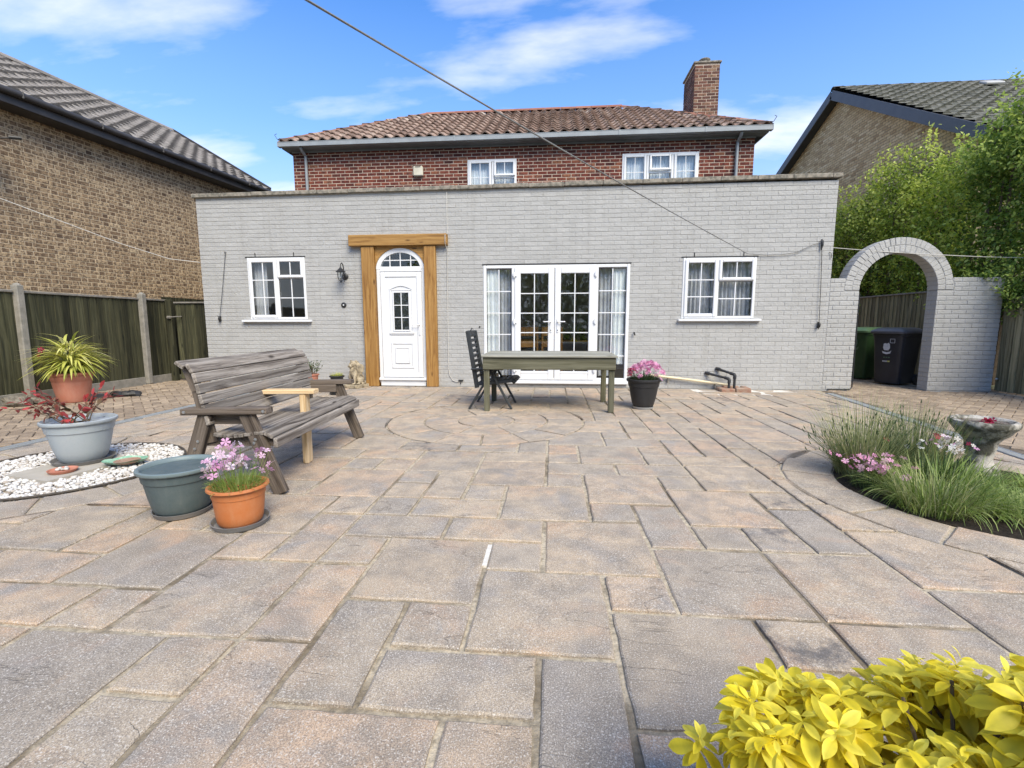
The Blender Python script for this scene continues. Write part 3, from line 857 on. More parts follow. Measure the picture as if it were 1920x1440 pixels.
def brickwork(parent, org, ux, un, v0, v1, intervals, mat, hue, bl=.215, bh=.065, jt=.010, jv=None, c=.006, prj=.0, jit=.0015, bond='stretcher', seed=1, n_ind=300, name='brick', rough=.0, cu=None):
    rng = random.Random(seed); F = frame_M(org, ux, un); items = []
    jv = jt if jv is None else jv
    row, v = 0, v0
    while v + bh <= v1 + .02:
        for (a, b) in intervals(v + bh / 2):
            base = -.11 * (row % 2) if bond == 'stretcher' else -.16 * (row % 2)
            pit = (bl + jv) if bond == 'stretcher' else (bl + .1025 + 2 * jv)
            k, u = 0, base + (math.floor((a - base) / pit) - 1) * pit
            while u < b:
                L = bl if (bond == 'stretcher' or k % 2 == 0) else .1025
                s, e = max(u, a), min(u + L, b)
                if e - s > .03:
                    items.append((s, v, e - s, k % 2 if bond != 'stretcher' else 0))
                u += L + jv; k += 1
        v += bh + jt; row += 1
    def dist(it):
        w = F @ Vector((it[0], it[1], 0)); return (w - CAM).length
    items.sort(key=dist)
    rest = MB(); cache = {}
    for k, (u, v, L, hd) in enumerate(items):
        n = prj + rng.uniform(-jit, jit)
        M = F @ Matrix.Translation((u, v, n)) @ Matrix.Rotation(rng.uniform(-.004, .004), 4, 'Z')
        t = hue(rng, hd)
        if k < n_ind:
            key = (round(L, 3), int(t * 11), rng.randrange(3))
            if key not in cache:
                q = MB(); q.cur = (t, rng.random(), 0); brick_add(q, L, bh, c, .03, rng, rough, cu)
                me = q.mesh(name); me.materials.append(mat); cache[key] = me
            link_mesh(name, cache[key], parent, M=M)
        else:
            rest.x = M; rest.cur = (t, rng.random(), 0); brick_add(rest, L, bh, c, .03, rng, rough, cu)
    rest.x = None
    if rest.v: rest.build(name + 's_joined', mat, parent, kind='stuff')

def cut_wall(mb, u0, u1, v0, v1, holes, n0, n1, F):
    us = sorted(set([u0, u1] + [q for h in holes for q in h[:2] if u0 < q < u1]))
    vs_ = sorted(set([v0, v1] + [q for h in holes for q in h[2:4] if v0 < q < v1]))
    mb.x = F
    for i in range(len(us) - 1):
        run = None
        for j in range(len(vs_) - 1):
            cu, cv = (us[i] + us[i + 1]) / 2, (vs_[j] + vs_[j + 1]) / 2
            solid = not any(h[0] < cu < h[1] and h[2] < cv < h[3] for h in holes)
            if solid and run is None: run = vs_[j]
            if run is not None and (not solid or j == len(vs_) - 2):
                top = vs_[j + 1] if solid else vs_[j]
                mb.box(us[i], us[i + 1], run, top, n0, n1); run = None
    mb.x = None

def minus_holes(u0, u1, holes):
    def f(v):
        seg = [(u0, u1)]
        for h in holes:
            if h[2] < v < h[3]:
                out = []
                for a, b in seg:
                    if h[1] <= a or h[0] >= b: out.append((a, b)); continue
                    if h[0] > a: out.append((a, h[0]))
                    if h[1] < b: out.append((h[1], b))
                seg = out
        return seg
    return f

# ---------------------------------------------------------------- the house
house = thing('house', 'house with grey painted brick extension below a red brick upper storey', 'house')
EX0, EX1 = -5.89, 5.205
EHOLES = [(-4.985, -3.885, 1.215, 2.335), (2.805, 4.005, 1.215, 2.235), (-.617, 1.925, .09, 2.160), (-2.66, -1.55, -.1, 2.50)]
ew = MB(); FX = frame_M((0, 0, 0), (1, 0, 0), (0, -1, 0))
cut_wall(ew, EX0, EX1, -.05, 3.43, EHOLES, -.22, -.0052, FX)
ew.box(EX0, EX0 + .2, .22, 3.4, -.05, 3.43); ew.box(EX1 - .2, EX1, .22, 3.4, -.05, 3.43)
ext = ew.build('extension_wall', MT['paint_mortar'], house)
brickwork(ext, (0, 0, 0), (1, 0, 0), (0, -1, 0), .004, 3.42, minus_holes(EX0, EX1, EHOLES), MT['painted'], lambda r, h: r.random(), .2185, .0685, .0062, .0010, .0042, 0, .0010, seed=11, rough=.0013, cu=.0018)

# parapet coping, roof deck
def zc(x): return 3.405 + .062 * (x - EX0) / (EX1 - EX0)
x = EX0 - .045; rng_ = random.Random(4)
while x < EX1 + .03:
    L = min(rng_.uniform(.55, .66), EX1 + .035 - x)
    if L < .05: break
    c_ = MB(); c_.cbox(-L / 2 + .003, L / 2 - .003, -.19, .19, 0, .068, .007)
    o = c_.build('coping_stone', MT['coping'], house)
    xm = x + L / 2
    o.location = (xm, .135, zc(xm) + rng_.uniform(-.003, .003)); o.rotation_euler = (rng_.uniform(-.008, .008), -.0056, 0)
    x += L
rd = MB(); rd.box(EX0 + .2, EX1 - .2, .22, 3.38, 3.05, 3.15); rd.build('flat_roof_deck', MT['fascia'], house)

# upper storey
UY, UX0, UX1 = 3.4, -5.86, 5.18
UHOLES = [(-1.475, -.285, 3.9, 5.055), (2.205, 3.955, 3.9, 5.085)]
uw = MB(); cut_wall(uw, UX0, UX1, 3.0, 5.42, UHOLES, -.22, -.006, frame_M((0, UY, 0), (1, 0, 0), (0, -1, 0)))
uw.box(UX0, UX0 + .2, UY + .22, 9.8, -.05, 5.42); uw.box(UX1 - .2, UX1, UY + .22, 9.8, -.05, 5.42); uw.box(UX0, UX1, 9.6, 9.8, -.05, 5.42)
upw = uw.build('upper_wall', MT['red_mortar'], house)
brickwork(upw, (0, UY, 0), (1, 0, 0), (0, -1, 0), 3.45, 5.38, minus_holes(UX0, UX1, UHOLES), MT['red'], lambda r, h: min(1, max(0, r.gauss(.45, .25))), .213, .063, .014, .014, .004, 0, .002, seed=12)

# roof
def pantile_mesh(w, g, amp, lift, th, phase, clampf=None, seg=8, mb=None, u0=0, s0=0):
    vs_ = []; lap = .05
    for row in range(3):
        for k in range(seg + 1):
            u = w * k / seg * 1.04 - w * .02
            h = amp * (sin(2 * pi * k / seg + phase) + .0)
            s = [0, 0, g + lap][row]; z = [lift + h - th, lift + h, h * .9][row]
            uu, ss = u0 + u, s0 + s
            if clampf:
                lo, hi = clampf(ss); uu = min(max(uu, lo), hi)
            vs_.append((uu, ss, z))
    n = seg + 1
    fs_ = [(r * n + k, r * n + k + 1, (r + 1) * n + k + 1, (r + 1) * n + k) for r in range(2) for k in range(seg)]
    b = mb or MB(); b.add(vs_, fs_); return b

def roof_slope(parent, P0, U, S, L, SL, w, g, amp, lift, th, lim, mat, seed, n_ind=300, hue=lambda r: min(1, max(0, r.gauss(.5, .25))), phase=0.6, name='roof_tile', seg=8):
    U, S = Vector(U).normalized(), Vector(S).normalized(); N_ = U.cross(S)
    F = Matrix(((U.x, S.x, N_.x, P0[0]), (U.y, S.y, N_.y, P0[1]), (U.z, S.z, N_.z, P0[2]), (0, 0, 0, 1)))
    rng = random.Random(seed); full, part = [], []
    for r in range(int(SL / g)):
        for c in range(int(L / w) + 1):
            u0, s0 = c * w, r * g
            lo, hi = lim(s0 + g); lo2, hi2 = lim(s0)
            lo, hi = max(lo, lo2), min(hi, hi2)
            if u0 >= lo and u0 + w <= hi: full.append((u0, s0))
            elif u0 + w > min(lo, lo2) and u0 < max(hi, hi2) and max(lim(s0)[0], u0) < min(lim(s0)[1], u0 + w): part.append((u0, s0))
    full.sort(key=lambda q: ((F @ Vector((q[0], q[1], 0))) - CAM).length)
    vars_ = []
    for k in range(12):
        q = MB(); q.cur = (hue(rng), rng.random(), 0); pantile_mesh(w, g, amp, lift, th, phase, None, seg, q); me = q.mesh(name)
        me.polygons.foreach_set('use_smooth', [True] * len(me.polygons))
        me.set_sharp_from_angle(angle=radians(50)); me.materials.append(mat); vars_.append(me)
    rest = MB(); rest.x = None
    for k, (u0, s0) in enumerate(full):
        M = F @ Matrix.Translation((u0 + rng.uniform(-.004, .004), s0 + rng.uniform(-.006, .006), rng.uniform(-.003, .004))) @ Matrix.Rotation(rng.uniform(-.012, .012), 4, 'Z')
        if k < n_ind: link_mesh(name, rng.choice(vars_), parent, M=M)
        else:
            rest.x = M; rest.cur = (hue(rng), rng.random(), 0); pantile_mesh(w, g, amp, lift, th, phase, None, seg, rest)
    rest.x = F
    for (u0, s0) in part:
        rest.cur = (hue(rng), rng.random(), 0); pantile_mesh(w, g, amp, lift, th, phase, lambda s: lim(min(s, SL - .01)), seg, rest, u0, s0)
    rest.x = None
    if rest.v: rest.build(name + 's_joined', mat, parent, smooth=50, kind='stuff')

def ridge_run(parent, a, b, step, r, mat, seed, name='ridge_tile'):
    a, b = Vector(a), Vector(b); d = b - a; L = d.length; d.normalize(); n = max(1, int(L / step))
    side = Vector((0, 0, 1)).cross(d).normalized(); up = d.cross(side)
    rng = random.Random(seed); ms = []
    for v in range(4):
        q = MB(); q.cur = (rng.random(), rng.random(), 0); l_ = L / n - .006; vs_, fs_ = [], []
        for i, xx in enumerate((0, l_)):
            for rr_ in (r, r - .02):
                for k in range(9):
                    t = pi * k / 8; vs_.append((xx, rr_ * cos(t) * 1.1, rr_ * sin(t)))
        for k in range(8):
            fs_ += [(k, 18 + k, 18 + k + 1, k + 1), (9 + k, 9 + k + 1, k + 1, k)[::-1], (18 + k, 18 + k + 1, 27 + k + 1, 27 + k)[::-1]]
        fs_ += [(0, 9, 27, 18), (8, 26, 35, 17)]
        q.add(vs_, fs_); me = q.mesh(name); me.polygons.foreach_set('use_smooth', [True] * len(me.polygons)); me.set_sharp_from_angle(angle=radians(40)); me.materials.append(mat); ms.append(me)
    for k in range(n):
        o = a + d * (L * k / n)
        M = Matrix(((d.x, side.x, up.x, o.x), (d.y, side.y, up.y, o.y), (d.z, side.z, up.z, o.z), (0, 0, 0, 1)))
        link_mesh(name, rng.choice(ms), parent, M=M @ Matrix.Rotation(rng.uniform(-.01, .01), 4, 'Y'))

RE_Y, RE_Z, RR_Y, RR_Z = 3.14, 5.50, 6.5, 7.42
RX0, RX1, RDX0, RDX1 = -6.02, 5.40, -3.26, 2.58
rb = MB()
rb.add([(RX0, RE_Y, RE_Z), (RX1, RE_Y, RE_Z), (RX1, 9.9, RE_Z), (RX0, 9.9, RE_Z), (RDX0, RR_Y, RR_Z), (RDX1, RR_Y, RR_Z)],
       [(0, 1, 5, 4), (1, 2, 5), (2, 3, 4, 5), (3, 0, 4), (0, 3, 2, 1)])
roof = rb.build('roof', MT['fascia'], house); roof.location = (0, 0, -.03)
SLN = math.hypot(RR_Y - RE_Y, RR_Z - RE_Z)
def limf(s):
    t = s / SLN; return (t * (RDX0 - RX0), (RX1 - RX0) - t * (RX1 - RDX1))
roof_slope(roof, (RX0, RE_Y - .05, RE_Z + .03), (1, 0, 0), (0, RR_Y - RE_Y, RR_Z - RE_Z), RX1 - RX0, SLN + .05, .262, .33, .036, .045, .028, limf, MT['pantile'], 31)
L2 = 9.9 - RE_Y
for sgn, X0_, XR in ((1, RX1, RDX1), (-1, RX0, RDX0)):
    S_ = Vector((XR - X0_, 0, RR_Z - RE_Z)); sl = S_.length
    lim2 = lambda s, sl=sl: (s / sl * L2 * .497, L2 - s / sl * L2 * .497)
    U_ = (0, 1, 0) if sgn > 0 else (0, -1, 0)
    P_ = (X0_ + .04 * sgn, RE_Y, RE_Z + .03) if sgn > 0 else (X0_ + .04 * sgn, 9.9, RE_Z + .03)
    roof_slope(roof, P_, U_, S_, L2, sl, .262, .33, .032, .035, .022, lim2, MT['pantile'], 33 + sgn, n_ind=0)
ridge_run(roof, (RDX0, RR_Y, RR_Z + .02), (RDX1, RR_Y, RR_Z + .02), .42, .085, MT['ridge'], 3)
ridge_run(roof, (RX0 + .02, RE_Y + .02, RE_Z + .05), (RDX0, RR_Y, RR_Z + .02), .40, .075, MT['ridge'], 4, 'hip_tile')
ridge_run(roof, (RX1 - .02, RE_Y + .02, RE_Z + .05), (RDX1, RR_Y, RR_Z + .02), .40, .075, MT['ridge'], 5, 'hip_tile')
for sx_, xx in ((-1, RX0 + .01), (1, RX1 - .01)):     # hip irons
    h_ = MB(); h_.tube([(xx, RE_Y, RE_Z + .06), (xx + sx_ * .05, RE_Y - .05, RE_Z + .10), (xx + sx_ * .10, RE_Y - .07, RE_Z + .19), (xx + sx_ * .06, RE_Y - .05, RE_Z + .22)], .007, 5)
    h_.build('hip_iron', MT['iron'], roof)

gt = MB()
GP = [(-.0, 0.0), (-.105, 0.0), (-.115, -.02), (-.105, -.095), (0, -.095)]
gt.prism_y([(0, 0)], 0, 0) if False else None
def box_gutter(x0, x1, y, z):
    b = MB(); b.cbox(x0, x1, y - .115, y - .105, z - .085, z + .012, .003); b.cbox(x0, x1, y - .105, y, z - .085, z - .075, .002)
    b.cbox(x0, x1, y - .12, y - .10, z + .008, z + .022, .003)
    k = x0 + .5
    while k < x1:
        b.cbox(k, k + .05, y - .122, y - .1, z - .09, z + .024, .003); k += 1.9
    for e in (x0, x1): b.cbox(e - .006, e + .006, y - .12, y, z - .088, z + .02, .002)
    return b
box_gutter(RX0 - .02, RX1 + .02, RE_Y + .02, RE_Z - .035).build('gutter', MT['gutter'], house)
sf = MB(); sf.cbox(RX0 + .02, RX1 - .02, RE_Y + .02, RE_Y + .045, RE_Z - .135, RE_Z - .02, .003); sf.box(RX0 + .02, RX1 - .02, RE_Y + .045, UY - .002, RE_Z - .13, RE_Z - .115)
sf.cbox(UX0 - .005, UX1 + .005, UY - .05, UY - .012, RE_Z - .17, RE_Z - .131, .003)
sf.box(RX0 + .02, RX0 + .045, RE_Y + .045, 9.8, RE_Z - .135, RE_Z - .02); sf.box(RX1 - .045, RX1 - .02, RE_Y + .045, 9.8, RE_Z - .135, RE_Z - .02)
sf.build('soffit_board', MT['soffit'], house)
for xx in (-5.50, 4.78):
    d_ = MB(); d_.tube([(xx, RE_Y - .03, RE_Z - .12), (xx, RE_Y + .03, RE_Z - .19), (xx, UY - .06, RE_Z - .26), (xx, UY - .06, 3.2)], .036, 12)
    d_.lathe([(.040, 0), (.046, .01), (.046, .07), (.040, .08)], 12, (xx, UY - .06, 4.25))
    d_.build('downpipe', MT['gutter'], house, smooth=40)

# chimney
CX0, CX1, CY0, CY1, CZ0, CZ1 = 4.34, 4.99, 5.5, 6.55, 5.6, 8.02
ch = MB(); ch.box(CX0 + .006, CX1 - .006, CY0 + .006, CY1 - .006, CZ0, CZ1)
chim = ch.build('chimney', MT['red_mortar'], house)
brickwork(chim, (CX0, CY0, 0), (1, 0, 0), (0, -1, 0), 5.9, CZ1, lambda v: [(0, CX1 - CX0)], MT['chim'], lambda r, h: r.random(), .215, .065, .012, .012, .004, 0, .003, seed=41, n_ind=120)
brickwork(chim, (CX0, CY1, 0), (0, -1, 0), (-1, 0, 0), 5.9, CZ1, lambda v: [(0, CY1 - CY0)], MT['chim'], lambda r, h: r.random() * .6, .215, .065, .012, .012, .004, 0, .003, seed=42, n_ind=120)  # left face: its shade and moss put into darker brick tints
cc = MB(); cc.cbox(CX0 - .035, CX1 + .035, CY0 - .035, CY1 + .035, CZ1, CZ1 + .05, .01); cc.build('chimney_cap', MT['coping'], chim)
pt = MB(); pt.lathe([(.16, 0), (.15, .03), (.125, .06), (.12, .17), (.15, .2), (.155, .225), (.14, .24), (.11, .245), (.10, .1), (0, .09)], 24, (CX0 + .36, CY0 + .42, CZ1 + .05))
pt.build('chimney_pot', MT['coping'], chim, smooth=40)

# vent terminal on the red wall
vb = MB(); vb.cbox(-2.80, -2.56, UY - .09, UY - .005, 4.70, 4.93, .02); vo = vb.build('vent_terminal', MT['vent'], house)
v2 = MB(); v2.cbox(-2.75, -2.61, UY - .094, UY - .085, 4.895, 4.915, .003); v2.build('vent_slot', MT['black'], vo)

# ---------------------------------------------------------------- windows and doors
def bars4(b, x0, x1, z0, z1, w, y0, y1, c=.006):
    b.cbox(x0, x0 + w, y0, y1, z0, z1, c); b.cbox(x1 - w, x1, y0, y1, z0, z1, c)
    b.cbox(x0 + w, x1 - w, y0 + .001, y1, z0, z0 + w, c); b.cbox(x0 + w, x1 - w, y0 + .001, y1, z1 - w, z1, c)

def lights(parent, x0, x1, z0, z1, y, nx, nz, bw=.018, tilt=None):
    """glazing: panes and the thin bars between them"""
    g_ = MB(); bars4(g_, x0 - .004, x1 + .004, z0 - .004, z1 + .004, .007, y - .004, y + .02, .002)
    g_.build('glazing_gasket', MT['rubber'], parent)
    bb = MB()
    for i in range(1, nx):
        xm = x0 + (x1 - x0) * i / nx; bb.cbox(xm - bw / 2, xm + bw / 2, y - .008, y + .008, z0, z1, .003)
    for k in range(1, nz):
        zm = z0 + (z1 - z0) * k / nz; bb.cbox(x0, x1, y - .007, y + .007, zm - bw / 2, zm + bw / 2, .003)
    if bb.v: bb.build('glazing_bars', MT['upvc'], parent)
    for i in range(nx):
        for k in range(nz):
            a0, a1 = x0 + (x1 - x0) * i / nx, x0 + (x1 - x0) * (i + 1) / nx
            b0, b1 = z0 + (z1 - z0) * k / nz, z0 + (z1 - z0) * (k + 1) / nz
            rx, rz = random.uniform(-.004, .004), random.uniform(-.004, .004)
            q = MB(); q.box(-(a1 - a0) / 2, (a1 - a0) / 2, 0, .004, -(b1 - b0) / 2, (b1 - b0) / 2)
            o = q.build('pane', MT['glass'], parent, loc=((a0 + a1) / 2, y, (b0 + b1) / 2)); o.rotation_euler = (rx * .3, 0, rz * .3)

def sash(parent, x0, x1, z0, z1, y, nx, nz, w=.058, name='sash'):
    b = MB(); bars4(b, x0, x1, z0, z1, w, y - .018, y + .03, .012)
    b.build(name, MT['upvc'], parent)
    lights(parent, x0 + w, x1 - w, z0 + w, z1 - w, y + .006, nx, nz)

def ground_window(x0, x1, z0, z1, xm, zt, sx0, sx1):
    f = MB(); bars4(f, x0, x1, z0, z1, .045, -.012, .06, .008)
    f.cbox(xm - .022, xm + .022, -.010, .06, z0 + .045, z1 - .045, .006); f.cbox(xm + .022, x1 - .045, -.009, .06, zt - .022, zt + .022, .006)
    win = f.build('window', MT['upvc'], house)
    sash(win, x0 + .032, xm - .006, z0 + .03, z1 - .03, -.014, 2, 3)
    sash(win, xm + .012, x1 - .032, zt - .012, z1 - .03, -.016, 2, 1, .05)
    lights(win, xm + .030, x1 - .052, z0 + .052, zt - .030, .012, 2, 2)
    s = MB(); s.cbox(sx0, sx1, -.075, .02, z0 - .045, z0 - .008, .008); s.build('sill', MT['upvc'], win)
    t = MB(); t.cbox(x0 - .03, x1 + .02, -.012, .02, z1 + .006, z1 + .022, .003); t.build('lintel_strip', MT['rubber'], win)
    for k in (.15, .82):
        h = MB(); h.cbox(x0 + (x1 - x0) * k - .006, x0 + (x1 - x0) * k + .006, -.010, .01, z1 + .022, z1 + .09, .002); h.build('weep_vent', MT['iron'], win)
    return win
ground_window(-4.985, -3.885, 1.215, 2.335, -4.42, 1.985, -5.13, -3.80)
ground_window(2.805, 4.005, 1.215, 2.235, 3.385, 1.865, 2.75, 4.115)

def upper_window(x0, x1, z1, xs, kinds):
    z0 = 3.9; f = MB(); bars4(f, x0, x1, z0, z1, .06, UY - .012, UY + .06, .008)
    for xm in xs[1:-1]: f.cbox(xm - .025, xm + .025, UY - .01, UY + .06, z0 + .06, z1 - .06, .006)
    win = f.build('window', MT['upvc'], house)
    for (a, b), k in zip(zip(xs[:-1], xs[1:]), kinds):
        a2, b2 = a + .035, b - .035
        if k == 'full': sash(win, a2, b2, z0 + .03, z1 - .035, UY - .012, 2, 3)
        else:
            zt = z1 - .40
            w_ = .05; q = MB(); bars4(q, a2, b2, 0, .36, w_, -.018, .03, .01)
            o = q.build('top_sash', MT['upvc'], win, loc=(0, UY - .02, z1 - .04 - .36)); o.rotation_euler = (radians(0), 0, 0)
            o.location = (0, UY - .05, z1 - .40); o.rotation_euler = (radians(-6), 0, 0)
            lights(win, a2 + w_, b2 - w_, z1 - .35, z1 - .09, UY - .03, 2, 1)
            lights(win, a2 + .02, b2 - .02, z0 + .06, zt - .05, UY + .012, 2, 2)
            q = MB(); q.cbox(a2, b2, UY - .008, UY + .05, zt - .05, zt - .005, .005); q.build('transom', MT['upvc'], win)
upper_window(-1.475, -.285, 5.055, [-1.475, -.86, -.285], ['full', 'vent'])
upper_window(2.205, 3.955, 5.085, [2.205, 2.80, 3.36, 3.955], ['full', 'vent', 'full'])

# french doors with side lights
f = MB(); FX0, FX1, FZ0, FZ1 = -.617, 1.925, .09, 2.15
bars4(f, FX0, FX1, FZ0 + .03, FZ1, .055, -.012, .07, .008)
for xm in (-.085, 1.362): f.cbox(xm - .03, xm + .03, -.010, .07, FZ0 + .08, FZ1 - .05, .006)
f.cbox(FX0 - .01, FX1 + .01, -.06, .07, FZ0 - .02, FZ0 + .03, .008)
fr = f.build('french_doors', MT['upvc'], house)
t = MB(); t.cbox(FX0 - .02, FX1 + .02, -.014, .02, FZ1 + .008, FZ1 + .024, .003); t.build('lintel_strip', MT['rubber'], fr)
lights(fr, FX0 + .065, -.13, FZ0 + .10, FZ1 - .075, .012, 2, 5)
lights(fr, 1.405, FX1 - .065, FZ0 + .10, FZ1 - .075, .012, 2, 5)
for (a, b, hs) in ((-.062, .632, 1), (.640, 1.338, -1)):
    w_ = .105; q = MB(); bars4(q, a, b, FZ0 + .05, FZ1 - .045, w_, -.028, .05, .010)
    q.cbox(a + w_, b - w_, -.027, .05, FZ0 + .05 + w_, FZ0 + .05 + w_ + .05, .006)
    q.build('door_leaf', MT['upvc'], fr)
    lights(fr, a + w_, b - w_, FZ0 + .05 + w_ + .05, FZ1 - .045 - w_, -.004, 2, 5)
    hx = b - .055 if hs > 0 else a + .055
    h = MB(); h.cbox(hx - .016, hx + .016, -.042, -.028, .98, 1.22, .006); h.tube([(hx, -.04, 1.17), (hx, -.075, 1.17), (hx - hs * .03, -.08, 1.17), (hx - hs * .13, -.078, 1.168)], .010, 8)
    h.build('door_handle', MT['upvc'], fr, smooth=40)
    k = MB(); k.lathe([(.009, 0), (.009, .004)], 12, (0, 0, 0)); ko = k.build('keyhole', MT['black'], fr, loc=(hx, -.042, 1.02)); ko.rotation_euler = (radians(90), 0, 0)
    hxh = a - .005 if hs > 0 else b + .005
    for zz_ in (.32, 1.17, 1.98):
        h = MB(); h.cbox(hxh - .028, hxh + .045 * (1 if hs > 0 else .6), -.055, -.012, zz_ - .032, zz_ + .032, .01); h.tube([(hxh, -.045, zz_ - .045), (hxh, -.045, zz_ + .045)], .014, 8)
        h.build('hinge', MT['upvc'], fr, smooth=40)

# front door with arched fanlight
DX0, DX1 = -2.553, -1.667; DXM, DRX = (DX0 + DX1) / 2, (DX1 - DX0) / 2
ZS, RISE = 2.105, .365
f = MB()
for (a, b) in ((DX0, DX0 + .062), (DX1 - .062, DX1)): f.cbox(a, b, -.012, .07, .06, ZS, .008)
f.cbox(DX0 + .062, DX1 - .062, -.010, .07, ZS - .045, ZS + .045, .008)
n_ = 28
def arcpts(rx, rz, n=n_): return [(DXM + rx * cos(pi * k / n), ZS + rz * sin(pi * k / n)) for k in range(n + 1)]
oa, ia = arcpts(DRX, RISE), arcpts(DRX - .078, RISE - .078)
for k in range(n_):
    f.prism_y([oa[k], ia[k], ia[k + 1], oa[k + 1]], -.012, .07)
door = f.build('front_door', MT['upvc'], house)
c_ = MB(); c_.cbox(DX0 - .005, DX1 + .005, -.055, .07, .105, .155, .01); c_.build('door_cill', MT['upvc'], door)
st_ = MB(); st_.cbox(DX0 + .02, DX1 - .02, -.02, .07, .005, .102, .004); st_.build('door_step', MT['upvc'], door)
lf = MB(); lf.cbox(DX0 + .066, DX1 - .066, -.004, .04, .16, ZS - .05, .006)
LX0, LX1 = DX0 + .066, DX1 - .066
bars4(lf, LX0 + .004, LX1 - .004, .165, ZS - .055, .085, -.020, -.003, .010)
leaf = lf.build('door_leaf', MT['upvc'], door)
pz = MB()
bars4(pz, LX0 + .17, LX1 - .17, .33, .80, .03, -.018, -.003, .008); bars4(pz, LX0 + .24, LX1 - .24, .42, .71, .022, -.024, -.003, .008)
pz.cbox(LX0 + .24 + .022, LX1 - .24 - .022, -.014, -.003, .442, .688, .006)
bars4(pz, LX0 + .165, LX1 - .165, .93, 1.75, .025, -.016, -.003, .008)
n2 = 12; a0, a1 = LX0 + .165, LX1 - .165
for k in range(n2):
    u, w2 = k / n2, (k + 1) / n2; zz0, zz1 = 1.75 + .07 * sin(pi * u), 1.75 + .07 * sin(pi * w2)
    pz.prism_y([(a0 + (a1 - a0) * u, zz0 - .012), (a0 + (a1 - a0) * w2, zz1 - .012), (a0 + (a1 - a0) * w2, zz1 + .02), (a0 + (a1 - a0) * u, zz0 + .02)], -.02, -.003)
pz.cbox(LX0 + .15, LX1 - .15, -.03, -.003, .955, .985, .006)
pz.build('door_panel_moulding', MT['upvc'], door)
gx0, gx1, gz0, gz1 = LX0 + .245, LX1 - .245, 1.03, 1.685
q = MB(); bars4(q, gx0 - .03, gx1 + .03, gz0 - .03, gz1 + .03, .03, -.022, -.003, .008); q.build('door_glazing_frame', MT['upvc'], door)
q = MB(); q.box(gx0, gx1, -.0055, -.0045, gz0, gz1); q.build('door_glass_backing', MT['black'], door)
lights(door, gx0, gx1, gz0, gz1, -.012, 2, 3, .016)
# fanlight glazing
q = MB(); ig = arcpts(DRX - .078, RISE - .078); q.prism_y([(p0[0], max(p0[1], ZS + .045)) for p0 in ig], .012, .016); q.build('fanlight_pane', MT['glass'], door)
q = MB()
for k in (-.19, 0, .19):
    h_ = (RISE - .078) * sqrt(max(0, 1 - (k / (DRX - .078)) ** 2)); q.cbox(DXM + k - .009, DXM + k + .009, .002, .011, ZS + .045, ZS + h_, .002)
q.cbox(DX0 + .09, DX1 - .09, .003, .0108, ZS + .145, ZS + .163, .002)
q.build('fanlight_bars', MT['upvc'], door)
h = MB(); hx = LX1 - .045; h.cbox(hx - .015, hx + .015, -.034, -.02, .93, 1.17, .005); h.tube([(hx, -.03, 1.12), (hx, -.07, 1.12), (hx - .03, -.075, 1.12), (hx - .13, -.073, 1.118)], .009, 8)
h.build('door_handle', MT['upvc'], door, smooth=40)

# timber surround
def board(name, x0, x1, y0, y1, z0, z1, mat, parent, c=.008):
    b = MB(); b.cur = (random.random(), random.random(), 0); b.cbox(-(x1 - x0) / 2, (x1 - x0) / 2, -(y1 - y0) / 2, (y1 - y0) / 2, -(z1 - z0) / 2, (z1 - z0) / 2, c)
    return b.build(name, mat, parent, loc=((x0 + x1) / 2, (y0 + y1) / 2, (z0 + z1) / 2))
board('door_post', -2.795, -2.560, -.085, .02, .0, 2.497, MT['door_timber'], house)
board('door_post', -1.660, -1.452, -.085, .02, .0, 2.497, MT['door_timber'], house)
board('door_lintel_beam', -3.005, -1.235, -.115, .02, 2.50, 2.69, MT['door_timber_x'], house)
spn = MB()
for sgn in (-1, 1):
    pts = [(DXM + sgn * (DRX + .002) * cos(pi * .5 * k / 12), ZS + (RISE + .002) * sin(pi * .5 * k / 12)) for k in range(13)]
    xe = -2.5605 if sgn < 0 else -1.6595
    poly = [(xe, ZS)] + pts + [(DXM, 2.497), (xe, 2.497)]
    if sgn > 0: poly = poly[::-1]
    for k in range(12):
        a, b = pts[k], pts[k + 1]
        quad = [(a[0], a[1]), (a[0], 2.497), (b[0], 2.497), (b[0], b[1])]
        if sgn > 0: quad = quad[::-1]
        spn.prism_y(quad, -.03, .03)
spn.build('arch_spandrel', MT['door_timber_x'], house)

# dark rooms behind the glass
def room(x0, x1, y0, y1, z0, z1):
    b = MB()
    b.box(x0, x1, y1, y1 + .05, z0, z1); b.box(x0 - .05, x0, y0, y1, z0, z1); b.box(x1, x1 + .05, y0, y1, z0, z1); b.box(x0, x1, y0, y1, z1, z1 + .05)
    b.build('room_walls', MT['room'], house)
    b = MB(); b.box(x0, x1, y0, y1, z0 - .05, z0); b.build('room_floor', MT['room_dark'], house)
room(-5.6, -2.95, .23, 3.1, .05, 2.6); room(-1.3, 2.4, .23, 3.1, .05, 2.6); room(2.5, 4.9, .23, 3.1, .05, 2.6)
room(-2.5, .6, 3.65, 6.0, 3.3, 5.3); room(1.5, 4.6, 3.65, 5.3, 3.3, 5.3)

